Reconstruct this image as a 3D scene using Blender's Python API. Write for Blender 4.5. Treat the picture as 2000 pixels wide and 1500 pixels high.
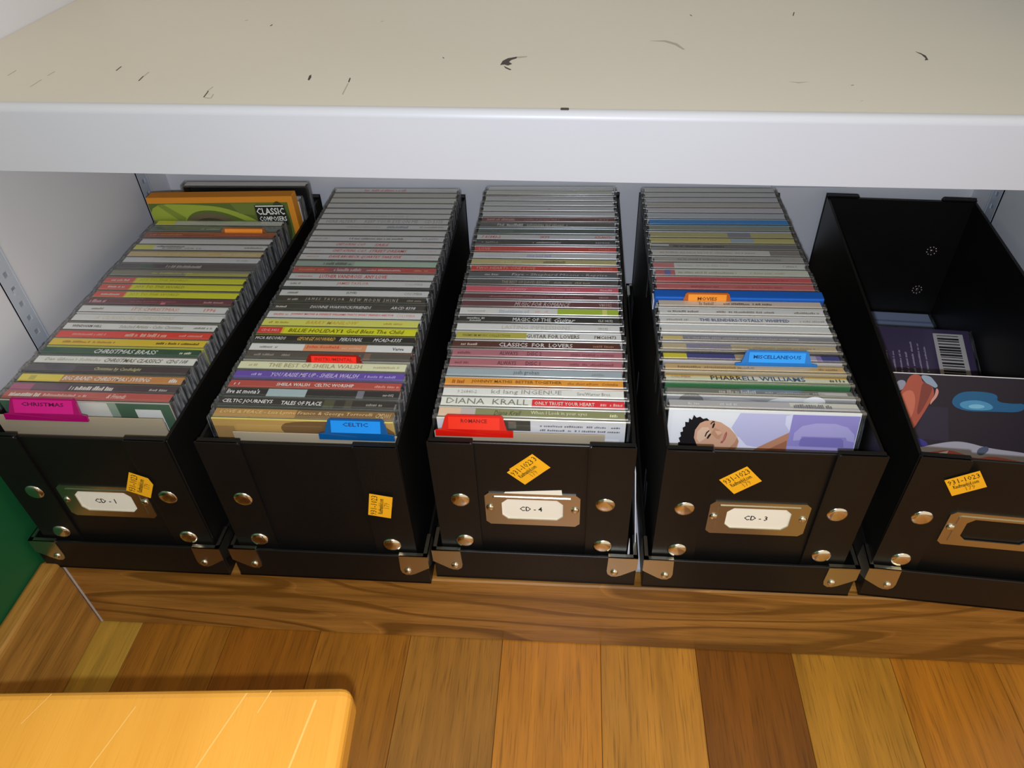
import bpy, bmesh, math, random
from mathutils import Vector, Matrix

random.seed(7)
for o in list(bpy.data.objects):
    bpy.data.objects.remove(o, do_unlink=True)
S = 0.001                      # every length below is in millimetres
col = bpy.context.scene.collection
scn = bpy.context.scene

# ------------------------------------------------------------------ camera
F_PX = 1462.56
CAM = Vector((23.3, -322.25, 468.86))
PITCH, YAW, ROLL = 0.7091, 0.1026, -0.0458
def cam_axes():
    Rz = Matrix.Rotation(YAW, 3, 'Z')
    fwd = Rz @ Vector((0, math.cos(PITCH), -math.sin(PITCH)))
    up = Rz @ Vector((0, math.sin(PITCH), math.cos(PITCH)))
    rt = Rz @ Vector((1, 0, 0))
    c, s = math.cos(ROLL), math.sin(ROLL)
    return c * rt + s * up, -s * rt + c * up, fwd
RT, UP, FW = cam_axes()
cd = bpy.data.cameras.new('camera')
cd.sensor_fit = 'HORIZONTAL'; cd.sensor_width = 36.0
cd.lens = 36.0 * F_PX / 2000.0
cd.clip_start = 0.01; cd.clip_end = 50
cam = bpy.data.objects.new('camera', cd); col.objects.link(cam)
M = Matrix((RT, UP, -FW)).transposed().to_4x4()
M.translation = CAM * S
cam.matrix_world = M
scn.camera = cam

# ------------------------------------------------------------------ world, lights, exposure
w = bpy.data.worlds.new('world'); scn.world = w; w.use_nodes = True
bg = w.node_tree.nodes['Background']
bg.inputs[0].default_value = (1.0, 0.87, 0.64, 1); bg.inputs[1].default_value = 0.76

fl = bpy.data.lights.new('phone_flash', 'POINT')       # the flash of the phone that took the picture
fl.energy = 8.6; fl.shadow_soft_size = 0.004; fl.color = (0.76, 0.84, 1.0)
flo = bpy.data.objects.new('phone_flash', fl); col.objects.link(flo)
flo.location = (CAM - UP * 21) * S

cl = bpy.data.lights.new('ceiling_lamp', 'AREA')       # the warm lamp of the room
cl.shape = 'DISK'; cl.size = 0.7; cl.energy = 6; cl.color = (1.0, 0.82, 0.56)
clo = bpy.data.objects.new('ceiling_lamp', cl); col.objects.link(clo)
clo.location = (0.55, -1.0, 2.25)

vs = scn.view_settings
vs.view_transform = 'Standard'; vs.look = 'None'; vs.gamma = 1; vs.use_curve_mapping = False
vs.exposure = 0.12

# ------------------------------------------------------------------ materials
def lin(h):
    v = [int(h[i:i + 2], 16) / 255 for i in (0, 2, 4)]
    return tuple((c / 12.92 if c <= 0.04045 else ((c + 0.055) / 1.055) ** 2.4) for c in v) + (1,)
MATS = {}
def new_mat(name):
    m = bpy.data.materials.new(name); m.use_nodes = True
    return m, m.node_tree.nodes, m.node_tree.links, m.node_tree.nodes['Principled BSDF']
def paper(h, rough=0.55, spec=0.3):
    k = ('p', h, rough)
    if k not in MATS:
        m, n, l, b = new_mat('print_' + h)
        b.inputs['Base Color'].default_value = lin(h); b.inputs['Roughness'].default_value = rough
        b.inputs['Specular IOR Level'].default_value = spec
        MATS[k] = m
    return MATS[k]
def plastic(h, rough=0.2):
    k = ('pl', h)
    if k not in MATS:
        m, n, l, b = new_mat('tab_plastic_' + h)
        b.inputs['Base Color'].default_value = lin(h); b.inputs['Roughness'].default_value = rough
        b.inputs['Specular IOR Level'].default_value = 0.6
        MATS[k] = m
    return MATS[k]
def clear_plastic(name='clear_polystyrene', f0=0.09, r0=0.06, r1=0.22):
    m, n, l, b = new_mat(name); n.remove(b)
    out = n['Material Output']
    lw = n.new('ShaderNodeLayerWeight'); lw.inputs[0].default_value = 0.5
    p = n.new('ShaderNodeMath'); p.operation = 'POWER'; p.inputs[1].default_value = 4.5
    l.new(lw.outputs['Facing'], p.inputs[0])
    ma = n.new('ShaderNodeMath'); ma.operation = 'MULTIPLY_ADD'; ma.inputs[1].default_value = 0.9; ma.inputs[2].default_value = f0
    l.new(p.outputs[0], ma.inputs[0])
    tr = n.new('ShaderNodeBsdfTransparent'); tr.inputs[0].default_value = (0.975, 0.98, 0.975, 1)
    tc = n.new('ShaderNodeTexCoord')
    mp = n.new('ShaderNodeMapping'); mp.inputs['Scale'].default_value = (60, 900, 900)
    l.new(tc.outputs['Object'], mp.inputs[0])
    nz = n.new('ShaderNodeTexNoise'); nz.inputs['Scale'].default_value = 1.0; nz.inputs['Detail'].default_value = 3
    l.new(mp.outputs[0], nz.inputs[0])
    rr = n.new('ShaderNodeMapRange'); rr.inputs[3].default_value = r0; rr.inputs[4].default_value = r1
    l.new(nz.outputs[0], rr.inputs[0])
    gl = n.new('ShaderNodeBsdfGlossy'); l.new(rr.outputs[0], gl.inputs['Roughness'])
    gl.inputs[0].default_value = (1, 1, 1, 1)
    mx = n.new('ShaderNodeMixShader')
    l.new(ma.outputs[0], mx.inputs[0]); l.new(tr.outputs[0], mx.inputs[1]); l.new(gl.outputs[0], mx.inputs[2])
    l.new(mx.outputs[0], out.inputs[0])
    return m
CLEAR = clear_plastic()
CLEAR_EDGE = clear_plastic('clear_polystyrene_edge', 0.13, 0.16, 0.32)
def scuffed_plastic():
    m, n, l, b = new_mat('scuffed_polystyrene')
    out = n['Material Output']
    tc = n.new('ShaderNodeTexCoord')
    mp = n.new('ShaderNodeMapping'); mp.inputs['Scale'].default_value = (300, 420, 60); mp.inputs['Rotation'].default_value = (0.6, 0, 0)
    l.new(tc.outputs['Object'], mp.inputs[0])
    nz = n.new('ShaderNodeTexNoise'); nz.inputs['Scale'].default_value = 1.0; nz.inputs['Detail'].default_value = 4
    l.new(mp.outputs[0], nz.inputs[0])
    rr = n.new('ShaderNodeMapRange'); rr.inputs[1].default_value = 0.42; rr.inputs[2].default_value = 0.68; rr.inputs[3].default_value = 0.05; rr.inputs[4].default_value = 0.8
    l.new(nz.outputs[0], rr.inputs[0])
    b.inputs['Base Color'].default_value = (0.30, 0.30, 0.31, 1); b.inputs['Roughness'].default_value = 0.25
    tr = n.new('ShaderNodeBsdfTransparent'); tr.inputs[0].default_value = (0.9, 0.9, 0.9, 1)
    mx = n.new('ShaderNodeMixShader'); l.new(rr.outputs[0], mx.inputs[0]); l.new(tr.outputs[0], mx.inputs[1]); l.new(b.outputs[0], mx.inputs[2])
    l.new(mx.outputs[0], out.inputs[0])
    return m
SCUFFED = scuffed_plastic()
def scuff_ends(me):
    for p in me.polygons:
        p.use_smooth = False
        if abs(p.normal.x) > 0.6: p.material_index = 1
        if abs(p.normal.x) < 0.3 and abs(p.normal.z) > 0.05 and abs(p.normal.y) > 0.05: p.use_smooth = True; p.material_index = 2
    return me
def fibre():
    m, n, l, b = new_mat('black_fibreboard')
    tc = n.new('ShaderNodeTexCoord')
    nz = n.new('ShaderNodeTexNoise'); nz.inputs['Scale'].default_value = 1400; nz.inputs['Detail'].default_value = 2
    l.new(tc.outputs['Object'], nz.inputs[0])
    bp = n.new('ShaderNodeBump'); bp.inputs['Strength'].default_value = 0.25; bp.inputs['Distance'].default_value = 0.0002
    l.new(nz.outputs[0], bp.inputs['Height']); l.new(bp.outputs[0], b.inputs['Normal'])
    n2 = n.new('ShaderNodeTexNoise'); n2.inputs['Scale'].default_value = 25; n2.inputs['Detail'].default_value = 4
    l.new(tc.outputs['Object'], n2.inputs[0])
    r = n.new('ShaderNodeValToRGB'); r.color_ramp.elements[0].color = (0.004, 0.0035, 0.003, 1); r.color_ramp.elements[1].color = (0.008, 0.007, 0.006, 1)
    l.new(n2.outputs[0], r.inputs[0]); l.new(r.outputs[0], b.inputs['Base Color'])
    b.inputs['Roughness'].default_value = 0.40; b.inputs['Specular IOR Level'].default_value = 0.30
    return m
BLACK = fibre()
def simple(name, rgb, rough, metal=0.0, spec=0.5):
    m, n, l, b = new_mat(name)
    b.inputs['Base Color'].default_value = tuple(rgb) + (1,); b.inputs['Roughness'].default_value = rough
    b.inputs['Metallic'].default_value = metal; b.inputs['Specular IOR Level'].default_value = spec
    return m
CHROME = simple('nickel_plate', (0.80, 0.76, 0.68), 0.16, 1)
BRUSH = simple('brushed_nickel', (0.58, 0.56, 0.47), 0.28, 1)
TRAY = simple('dark_disc_tray', (0.035, 0.035, 0.037), 0.35)
TRAYG = simple('grey_disc_tray', (0.22, 0.22, 0.22), 0.35)
def paint(name, rgb, rough, bump=0.15, scale=120):
    m, n, l, b = new_mat(name)
    tc = n.new('ShaderNodeTexCoord')
    mp = n.new('ShaderNodeMapping'); mp.inputs['Scale'].default_value = (0.25, 1, 1)
    l.new(tc.outputs['Object'], mp.inputs[0])
    nz = n.new('ShaderNodeTexNoise'); nz.inputs['Scale'].default_value = scale; nz.inputs['Detail'].default_value = 4
    l.new(mp.outputs[0], nz.inputs[0])
    bp = n.new('ShaderNodeBump'); bp.inputs['Strength'].default_value = bump; bp.inputs['Distance'].default_value = 0.0006
    l.new(nz.outputs[0], bp.inputs['Height']); l.new(bp.outputs[0], b.inputs['Normal'])
    n2 = n.new('ShaderNodeTexNoise'); n2.inputs['Scale'].default_value = 6; n2.inputs['Detail'].default_value = 5
    l.new(tc.outputs['Object'], n2.inputs[0])
    r = n.new('ShaderNodeMix'); r.data_type = 'RGBA'
    r.inputs[6].default_value = tuple(c * 0.93 for c in rgb) + (1,); r.inputs[7].default_value = tuple(rgb) + (1,)
    l.new(n2.outputs[0], r.inputs[0]); l.new(r.outputs[2], b.inputs['Base Color'])
    b.inputs['Roughness'].default_value = rough
    return m
WHITE = paint('white_cabinet_paint', (0.66, 0.65, 0.66), 0.45)
SHELFW = paint('shelf_board_paint', (0.64, 0.60, 0.51), 0.42)  # warmer tone on the board than on its front edge
EDGEW = paint('shelf_edge_paint', (0.53, 0.535, 0.565), 0.42)  # cooler, bluer tone than the board
GREEN = paint('green_wall_paint', (0.004, 0.085, 0.022), 0.55)
STEEL = simple('painted_steel', (0.50, 0.54, 0.60), 0.4, 0.2)
def wood(name, axis, dark, light, scale=1.0, rings=False, rough=0.32, obj_tint=False, pores=0.62):
    """axis: the grain direction (0 = x, 1 = y)"""
    m, n, l, b = new_mat(name)
    tc = n.new('ShaderNodeTexCoord')
    oi = n.new('ShaderNodeObjectInfo')
    add = n.new('ShaderNodeVectorMath'); add.operation = 'MULTIPLY_ADD'
    l.new(oi.outputs['Random'], add.inputs[0]); add.inputs[1].default_value = (7, 5, 3)
    l.new(tc.outputs['Object'], add.inputs[2])
    mp = n.new('ShaderNodeMapping')
    mp.inputs['Scale'].default_value = (5, 75, 75) if axis == 0 else (75, 5, 75)
    l.new(add.outputs[0], mp.inputs[0])
    n1 = n.new('ShaderNodeTexNoise'); n1.inputs['Scale'].default_value = scale; n1.inputs['Detail'].default_value = 6; n1.inputs['Roughness'].default_value = 0.6
    l.new(mp.outputs[0], n1.inputs[0])
    fac = n1.outputs[0]
    if rings:
        m2 = n.new('ShaderNodeMapping'); m2.inputs['Scale'].default_value = (1.6, 10, 10) if axis == 0 else (10, 1.6, 10)
        l.new(add.outputs[0], m2.inputs[0])
        wv = n.new('ShaderNodeTexNoise'); wv.inputs['Scale'].default_value = 1.5; wv.inputs['Detail'].default_value = 1.0
        l.new(m2.outputs[0], wv.inputs[0])
        mm = n.new('ShaderNodeMath'); mm.operation = 'MULTIPLY'; mm.inputs[1].default_value = 13; l.new(wv.outputs[0], mm.inputs[0])
        fr = n.new('ShaderNodeMath'); fr.operation = 'FRACT'; l.new(mm.outputs[0], fr.inputs[0])
        cr = n.new('ShaderNodeValToRGB')
        e = cr.color_ramp.elements; e[0].position = 0; e[0].color = (1, 1, 1, 1); e[1].position = 1; e[1].color = (.8, .8, .8, 1)
        q = e.new(0.12); q.color = (.25, .25, .25, 1); q = e.new(0.35); q.color = (.9, .9, .9, 1)
        l.new(fr.outputs[0], cr.inputs[0])
        mu = n.new('ShaderNodeMath'); mu.operation = 'MULTIPLY'
        l.new(n1.outputs[0], mu.inputs[0]); l.new(cr.outputs[0], mu.inputs[1])
        fac = mu.outputs[0]
    r = n.new('ShaderNodeValToRGB')
    r.color_ramp.elements[0].position = 0.25; r.color_ramp.elements[0].color = dark
    r.color_ramp.elements[1].position = 0.65; r.color_ramp.elements[1].color = light
    l.new(fac, r.inputs[0])
    mp3 = n.new('ShaderNodeMapping')
    mp3.inputs['Scale'].default_value = (30, 900, 900) if axis == 0 else (900, 30, 900)
    l.new(add.outputs[0], mp3.inputs[0])
    n3 = n.new('ShaderNodeTexNoise'); n3.inputs['Scale'].default_value = 1.0; n3.inputs['Detail'].default_value = 2
    l.new(mp3.outputs[0], n3.inputs[0])
    pr = n.new('ShaderNodeMapRange'); pr.inputs[1].default_value = 0.28; pr.inputs[2].default_value = 0.46; pr.inputs[3].default_value = pores; pr.inputs[4].default_value = 1.0
    l.new(n3.outputs[0], pr.inputs[0])
    mc = n.new('ShaderNodeMix'); mc.data_type = 'RGBA'; mc.blend_type = 'MULTIPLY'; mc.inputs[0].default_value = 1
    l.new(r.outputs[0], mc.inputs[6]); l.new(pr.outputs[0], mc.inputs[7])
    last = mc.outputs[2]
    if obj_tint:
        m4 = n.new('ShaderNodeMix'); m4.data_type = 'RGBA'; m4.blend_type = 'MULTIPLY'; m4.inputs[0].default_value = 1
        l.new(last, m4.inputs[6]); l.new(oi.outputs['Color'], m4.inputs[7]); last = m4.outputs[2]
    l.new(last, b.inputs['Base Color'])
    b.inputs['Roughness'].default_value = rough
    bp = n.new('ShaderNodeBump'); bp.inputs['Strength'].default_value = 0.15; bp.inputs['Distance'].default_value = 0.0004
    l.new(n3.outputs[0], bp.inputs['Height']); l.new(bp.outputs[0], b.inputs['Normal'])
    return m
OAK = wood('oak_baseboard', 0, (0.17, 0.070, 0.010, 1), (0.48, 0.220, 0.042, 1), rings=True)
OAKY = wood('oak_baseboard_side', 1, (0.17, 0.070, 0.010, 1), (0.44, 0.21, 0.040, 1))
PLANK = wood('oak_floor', 1, (0.55, 0.55, 0.55, 1), (1, 1, 1, 1), obj_tint=True, rough=0.35)
PINE = wood('honey_pine', 1, (0.64, 0.27, 0.028, 1), (0.72, 0.325, 0.042, 1), scale=0.4, rough=0.38, pores=0.93)
GROUT = simple('floor_joint', (0.03, 0.015, 0.006), 0.8)

# ------------------------------------------------------------------ mesh helpers
class MB:
    def __init__(s): s.v = []; s.f = []; s.m = []
    def add(s, vs, fs, mi=0):
        k = len(s.v); s.v += [tuple(p) for p in vs]; s.f += [[i + k for i in f] for f in fs]; s.m += [mi] * len(fs)
        return s
    def box(s, x0, x1, y0, y1, z0, z1, mi=0):
        return s.add([(x0, y0, z0), (x1, y0, z0), (x1, y1, z0), (x0, y1, z0), (x0, y0, z1), (x1, y0, z1), (x1, y1, z1), (x0, y1, z1)],
              [(0, 3, 2, 1), (4, 5, 6, 7), (0, 1, 5, 4), (1, 2, 6, 5), (2, 3, 7, 6), (3, 0, 4, 7)], mi)
    def bbox(s, x0, x1, y0, y1, z0, z1, r, mi=0, seg=1):
        bm = bmesh.new(); bmesh.ops.create_cube(bm, size=1)
        for v in bm.verts:
            v.co = ((x0 + x1) / 2 + v.co.x * (x1 - x0), (y0 + y1) / 2 + v.co.y * (y1 - y0), (z0 + z1) / 2 + v.co.z * (z1 - z0))
        bmesh.ops.bevel(bm, geom=list(bm.edges), offset=r, segments=seg, affect='EDGES', profile=0.5)
        bm.verts.index_update()
        s.add([v.co[:] for v in bm.verts], [[v.index for v in f.verts] for f in bm.faces], mi); bm.free()
        return s
    def prism(s, poly, y0, y1, mi=0):
        """poly in (x, z), counter-clockwise seen from the front (-y); y0 is the front"""
        n = len(poly)
        a = sum(poly[i][0] * poly[(i + 1) % n][1] - poly[(i + 1) % n][0] * poly[i][1] for i in range(n))
        if a < 0: poly = poly[::-1]
        vs_ = [(p[0], y0, p[1]) for p in poly] + [(p[0], y1, p[1]) for p in poly]
        fs = [list(range(n)), list(range(2 * n - 1, n - 1, -1))]
        fs += [(i, i + n, (i + 1) % n + n, (i + 1) % n) for i in range(n)]
        return s.add(vs_, fs, mi)
    def dome(s, cx, y, cz, r, h, n=20, mi=0, rings=5):
        """a domed stud whose base lies in the plane y and which bulges towards -y"""
        vs_ = []; fs = []
        for k in range(rings):
            a = k / rings * math.pi / 2
            rr, hh = r * math.cos(a) ** 0.7, h * math.sin(a)
            for i in range(n):
                t = 2 * math.pi * i / n; vs_.append((cx + rr * math.cos(t), y - hh, cz + rr * math.sin(t)))
        vs_.append((cx, y - h, cz))
        for k in range(rings - 1):
            for i in range(n):
                j = (i + 1) % n; fs.append((k * n + i, k * n + j, (k + 1) * n + j, (k + 1) * n + i))
        for i in range(n): fs.append(((rings - 1) * n + i, (rings - 1) * n + (i + 1) % n, rings * n))
        return s.add(vs_, fs, mi)
    def ring_plate(s, outer, inner, y0, y1, mi=0):
        n = len(outer)
        vs_ = [(p[0], y0, p[1]) for p in outer] + [(p[0], y0, p[1]) for p in inner] + [(p[0], y1, p[1]) for p in outer] + [(p[0], y1, p[1]) for p in inner]
        fs = []
        for i in range(n):
            j = (i + 1) % n
            fs += [(i, j, n + j, n + i), (2 * n + j, 2 * n + i, 3 * n + i, 3 * n + j), (j, i, 2 * n + i, 2 * n + j), (n + i, n + j, 3 * n + j, 3 * n + i)]
        return s.add(vs_, fs, mi)
    def xform(s, mtx):
        s.v = [tuple(mtx @ Vector(p)) for p in s.v]; return s
    def mesh(s, name, mats, smooth=False):
        me = bpy.data.meshes.new(name)
        me.from_pydata([(p[0] * S, p[1] * S, p[2] * S) for p in s.v], [], s.f)
        for m in (mats if isinstance(mats, (list, tuple)) else [mats]): me.materials.append(m)
        me.polygons.foreach_set('material_index', s.m)
        if smooth: me.polygons.foreach_set('use_smooth', [True] * len(s.f))
        me.update()
        return me
    def build(s, name, mats, parent=None, smooth=False):
        return link(name, s.mesh(name, mats, smooth), parent)
def rounded(mb, x0, x1, y0, y1, z0, z1, rf, rb, n=6):
    """a slab whose top edges are rounded: rf at the front, rb at the back"""
    pr = [(y0, z0)] + [(y0 + rf - rf * math.cos(math.pi / 2 * i / n), z1 - rf + rf * math.sin(math.pi / 2 * i / n)) for i in range(n + 1)]
    pr += [(y1 - rb + rb * math.sin(math.pi / 2 * i / 3), z1 - rb + rb * math.cos(math.pi / 2 * i / 3)) for i in range(4)] + [(y1, z0)]
    m = len(pr)
    vs_ = [(x0, p[0], p[1]) for p in pr] + [(x1, p[0], p[1]) for p in pr]
    fs = [list(range(2 * m, 3 * m))[::-1], list(range(3 * m, 4 * m))] + [(i, (i + 1) % m, (i + 1) % m + m, i + m) for i in range(m)]
    mb.add(vs_ + vs_, [list(f)[::-1] for f in fs])
    return mb
def link(name, me, parent=None):
    o = bpy.data.objects.new(name, me); col.objects.link(o)
    if parent: o.parent = parent
    return o
def thing(name, label, cat, loc=(0, 0, 0), rotz=0.0, group=None):
    o = bpy.data.objects.new(name, None); col.objects.link(o)
    o.empty_display_size = 0.02
    o.location = Vector(loc) * S; o.rotation_euler = (0, 0, rotz)
    return tag(o, label, cat, group)
def tag(o, label, cat, group=None):
    o['label'] = label; o['category'] = cat
    if group: o['group'] = group
    return o
def struct(o): o['kind'] = 'structure'; return o

# lettering: outline text turned into flat meshes
TXT = {}
def text_geo(t, bold):
    k = (t, bold)
    if k not in TXT:
        c = bpy.data.curves.new('lettering', 'FONT'); c.body = t; c.size = 1; c.resolution_u = 1; c.offset = 0.016 if bold else 0.0
        c.fill_mode = 'FRONT'
        o = bpy.data.objects.new('lettering', c)
        me = o.to_mesh()
        vs_ = [v.co[:] for v in me.vertices]; fs = [list(p.vertices) for p in me.polygons]
        o.to_mesh_clear(); bpy.data.objects.remove(o); bpy.data.curves.remove(c)
        x0 = min(v[0] for v in vs_); x1 = max(v[0] for v in vs_); y0 = min(v[1] for v in vs_); y1 = max(v[1] for v in vs_)
        TXT[k] = ([((v[0] - x0) / (x1 - x0), (v[1] - y0) / (y1 - y0)) for v in vs_], fs)
    return TXT[k]
def put_text(mb, t, x0, x1, z0, z1, fn, mi=0, shear=0.0, bold=True):
    """lay the string in the rectangle x0..x1, z0..z1 ; fn maps (u, v) to a point"""
    vs_, fs = text_geo(t, bold)
    mb.add([fn(x0 + (x1 - x0) * a + shear * b * (z1 - z0), z0 + (z1 - z0) * b) for a, b in vs_], fs, mi)
def put_marks(mb, x0, x1, z0, z1, fn, mi=0, rnd=random):
    """a line of print too small to read: a row of little strokes"""
    x = x0
    while x < x1:
        ww = rnd.uniform(0.6, 1.3); h = rnd.uniform(0.55, 1.0)
        if rnd.random() < 0.14: x += 1.0; continue
        a, b = x, min(x + ww, x1)
        mb.add([fn(a, z0), fn(b, z0), fn(b + .2, z0 + (z1 - z0) * h), fn(a + .2, z0 + (z1 - z0) * h)], [(0, 1, 2, 3)], mi)
        x += ww + 0.35

# ------------------------------------------------------------------ the place: cabinet, walls, floor
XL, XR, YB, FZ = -386.0, 396.0, 357.0, -80.0
struct(MB().box(XL - 18, XL, 45.2, YB + 18, FZ, 1150).build('wall_cabinet_left', WHITE))
struct(MB().box(XR, XR + 18, 1, YB + 18, FZ, 1150).build('wall_cabinet_right', WHITE))
struct(MB().box(XL, XR, YB, YB + 12, FZ, 1150).build('wall_back', WHITE))
struct(MB().box(-379, XR, 14, YB, -18, 0).build('floor_cabinet', WHITE))
struct(MB().box(-410, -379.2, -2600, 45, FZ, 2400).build('wall_left', GREEN))
fr = struct(MB().box(-410, 1500, -2600, 14, FZ - 22, FZ - 1.2).build('floor', GROUT))
tints = ['7d4a18', 'a3803f', '8c5a22', '855019', '8f5b22', '936430', 'ac6f2b', 'ae7634', '74430e', 'a9762f', 'a1651f', 'a86c28']
edges = [-404.6, -329.2, -252.6, -177, -101.8, -26.8, 51.5, 126, 200, 274.3, 351, 427]
while edges[-1] < 1480: edges.append(edges[-1] + 76)
for i in range(len(edges) - 1):
    a, b = edges[i] + 0.15, edges[i + 1] - 0.15
    o = MB().bbox(a - (a + b) / 2, b - (a + b) / 2, -2600, 8, -1.2, 0, 0.35).build('plank', PLANK, fr)
    o.location = ((a + b) / 2 * S, 0, FZ * S)
    t = lin(tints[i + 1]) if i + 1 < len(tints) else lin(random.choice(tints[2:]))
    o.color = (t[0] * 1.28, t[1] * 1.26, t[2] * 0.75, 1)
# oak base under the cabinet and along the green wall
struct(MB().bbox(-379, 1500, -2.3, 13, FZ, -0.4, 1.2).build('baseboard_front', OAK))
struct(MB().box(-364.4, -363.2, -3.1, -2.2, FZ + 1, -1).build('trim_1', paper('b8b0a8')))
struct(MB().bbox(-378.8, -363.8, -2600, -2.6, FZ, 4.5, 3.0, seg=2).build('baseboard_left', OAKY))

def standard(x, y0, y1, side, z1, lab):
    """slotted shelf standard screwed to the cabinet side; side=+1 faces +x"""
    r = thing('shelf_standard', lab, 'shelf standard', (x, 0, 0), 0, 'slotted standards on the cabinet sides')
    t = 1.2 * side
    def bx(mb, a, b, c, d, e, f): mb.box(min(a, b), max(a, b), c, d, e, f)
    mb = MB(); ym = (y0 + y1) / 2
    bx(mb, 0, t, y0, ym - 2.4, 1, z1); bx(mb, 0, t, ym + 2.4, y1, 1, z1)
    bx(mb, 0, t * 1.25, y0, y0 + 1.2, 1, z1); bx(mb, 0, t * 1.25, y1 - 1.2, y1, 1, z1)
    z = 1
    while z < z1 - 13:
        bx(mb, 0, t, ym - 2.4, ym + 2.4, z, z + 8.2); z += 12.7
    mb.build('slotted_channel', STEEL, r)
    mb = MB(); bx(mb, 0, t * 0.2, ym - 2.4, ym + 2.4, 1, z1 - 6)
    mb.build('channel_back', simple('channel_shadow', (0.25, 0.27, 0.3), 0.5), r)
    mb = MB()
    for z in (9.6 * 12.7, 13.6 * 12.7):
        bx(mb, t, t * 1.35, ym - 2, ym + 2, z, z + 4)
    mb.build('shelf_clip', STEEL, r)
    return r
standard(XL, 103, 119, 1, 262, 'pale slotted metal standard on the cabinet side near its front edge')
standard(XL, 307, 323, 1, 262, 'pale slotted metal standard in the corner beside the slipcase of composers')
standard(XR, 309, 325, -1, 250, 'pale slotted metal standard in the corner behind the nearly empty box')

# wall plate on the back wall, behind the shelf edge
wp = thing('wall_plate', 'white electrical cover plate on the cabinet back below the shelf', 'wall plate', (244, YB, 139))
MB().bbox(-35, 35, -5, 0, 0, 114, 2, seg=2).build('plate', simple('plate_plastic', (0.6, 0.6, 0.66), 0.35), wp)
for z in (38, 76): MB().bbox(-16, 16, -6.5, -5, z - 14, z + 14, 1).build('socket_face', simple('socket_plastic', (0.62, 0.62, 0.64), 0.35), wp)

# shelf above the boxes: it sags towards the right
SY, SZL, TILT = 88.0, 321.6, 0.0205
sh = thing('shelf', 'scuffed white painted shelf with a thick front edge above the boxes', 'shelf', (XL, SY, SZL))
sh.rotation_euler = (0, TILT, 0)
W_SH = XR - XL - 1
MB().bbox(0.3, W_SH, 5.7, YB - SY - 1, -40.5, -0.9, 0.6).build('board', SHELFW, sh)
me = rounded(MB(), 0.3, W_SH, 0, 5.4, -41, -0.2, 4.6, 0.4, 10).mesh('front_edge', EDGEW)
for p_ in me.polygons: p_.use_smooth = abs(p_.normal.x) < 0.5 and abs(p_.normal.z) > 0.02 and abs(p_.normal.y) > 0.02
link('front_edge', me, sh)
SCUFF = simple('scuff_grime', (0.035, 0.03, 0.025), 0.7)
SCUFF2 = simple('scuff_faint', (0.40, 0.36, 0.30), 0.7)
def ray_shelf(u, v):
    """the shelf-top point (in the shelf's own millimetres) that lies in this direction of the photo"""
    d = FW + RT * ((u - 1000) / F_PX) - UP * ((v - 750) / F_PX)
    n = Vector((math.sin(TILT), 0, math.cos(TILT)))
    p0 = Vector((XL, SY, SZL)) + n * -0.9
    t = (p0 - CAM).dot(n) / d.dot(n)
    q = CAM + d * t - Vector((XL, SY, SZL))
    ex = Vector((math.cos(TILT), 0, -math.sin(TILT)))
    return q.dot(ex), q.y
def scuff(pts, mat, h=0.12):
    pp = [ray_shelf(*p) for p in pts]
    n = len(pp)
    a = sum(pp[i][0] * pp[(i + 1) % n][1] - pp[(i + 1) % n][0] * pp[i][1] for i in range(n))
    if a < 0: pp = pp[::-1]
    mb = MB(); mb.add([(x, y, -0.9 + h) for x, y in pp] + [(x, y, -0.9) for x, y in pp],
                      [list(range(n))] + [(i, i + n, (i + 1) % n + n, (i + 1) % n) for i in range(n)])
    mb.build('scuff_mark', mat, sh)
scuff([(977, 127), (982, 119), (992, 114), (1010, 111), (1009, 114), (999, 117), (994, 121), (1000, 125), (992, 128), (985, 126)], SCUFF)
scuff([(984, 129), (990, 132), (999, 136), (996, 137), (987, 133)], SCUFF)
scuff([(1010, 111), (1030, 110), (1028, 112), (1012, 114)], SCUFF2)
scuff([(1268, 80), (1300, 79), (1322, 85), (1338, 97), (1334, 97), (1318, 88), (1298, 82)], SCUFF2)
scuff([(1788, 101), (1798, 104), (1808, 109), (1813, 117), (1806, 118), (1808, 114), (1800, 107)], SCUFF)
scuff([(1540, 160), (1560, 161), (1580, 160), (1560, 163)], SCUFF2)
scuff([(601, 156), (604, 148), (608, 146), (608, 151), (604, 157)], SCUFF)
scuff([(680, 160), (683, 152), (685, 153), (682, 161)], SCUFF); scuff([(668, 184), (679, 163), (681, 163), (670, 185)], SCUFF2)
for (u, v, u2, v2) in ((397, 190, 406, 178), (399, 191, 409, 192), (401, 184, 409, 184), (411, 192, 416, 184), (404, 178, 415, 170), (226, 138, 236, 130), (280, 149, 290, 141), (270, 158, 279, 149), (58, 170, 80, 156), (92, 148, 106, 140), (14, 148, 30, 138), (866, 114, 864, 112), (1347, 29, 1350, 31), (1548, 31, 1550, 24), (1648, 221, 1650, 220), (1662, 167, 1666, 166), (1680, 198, 1684, 197), (478, 41, 483, 39), (527, 51, 531, 48), (743, 43, 748, 41)):
    scuff([(u, v), (u + 2, v), (u2 + 2, v2), (u2, v2)], SCUFF if (u * 7 + v) % 3 else SCUFF2)
x, y = ray_shelf(1103, 214)
MB().bbox(x - 2.6, x + 2.6, 3.2, 6.2, -1.6, 0.1, 0.6).build('dark_knot', SCUFF, sh)

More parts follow.
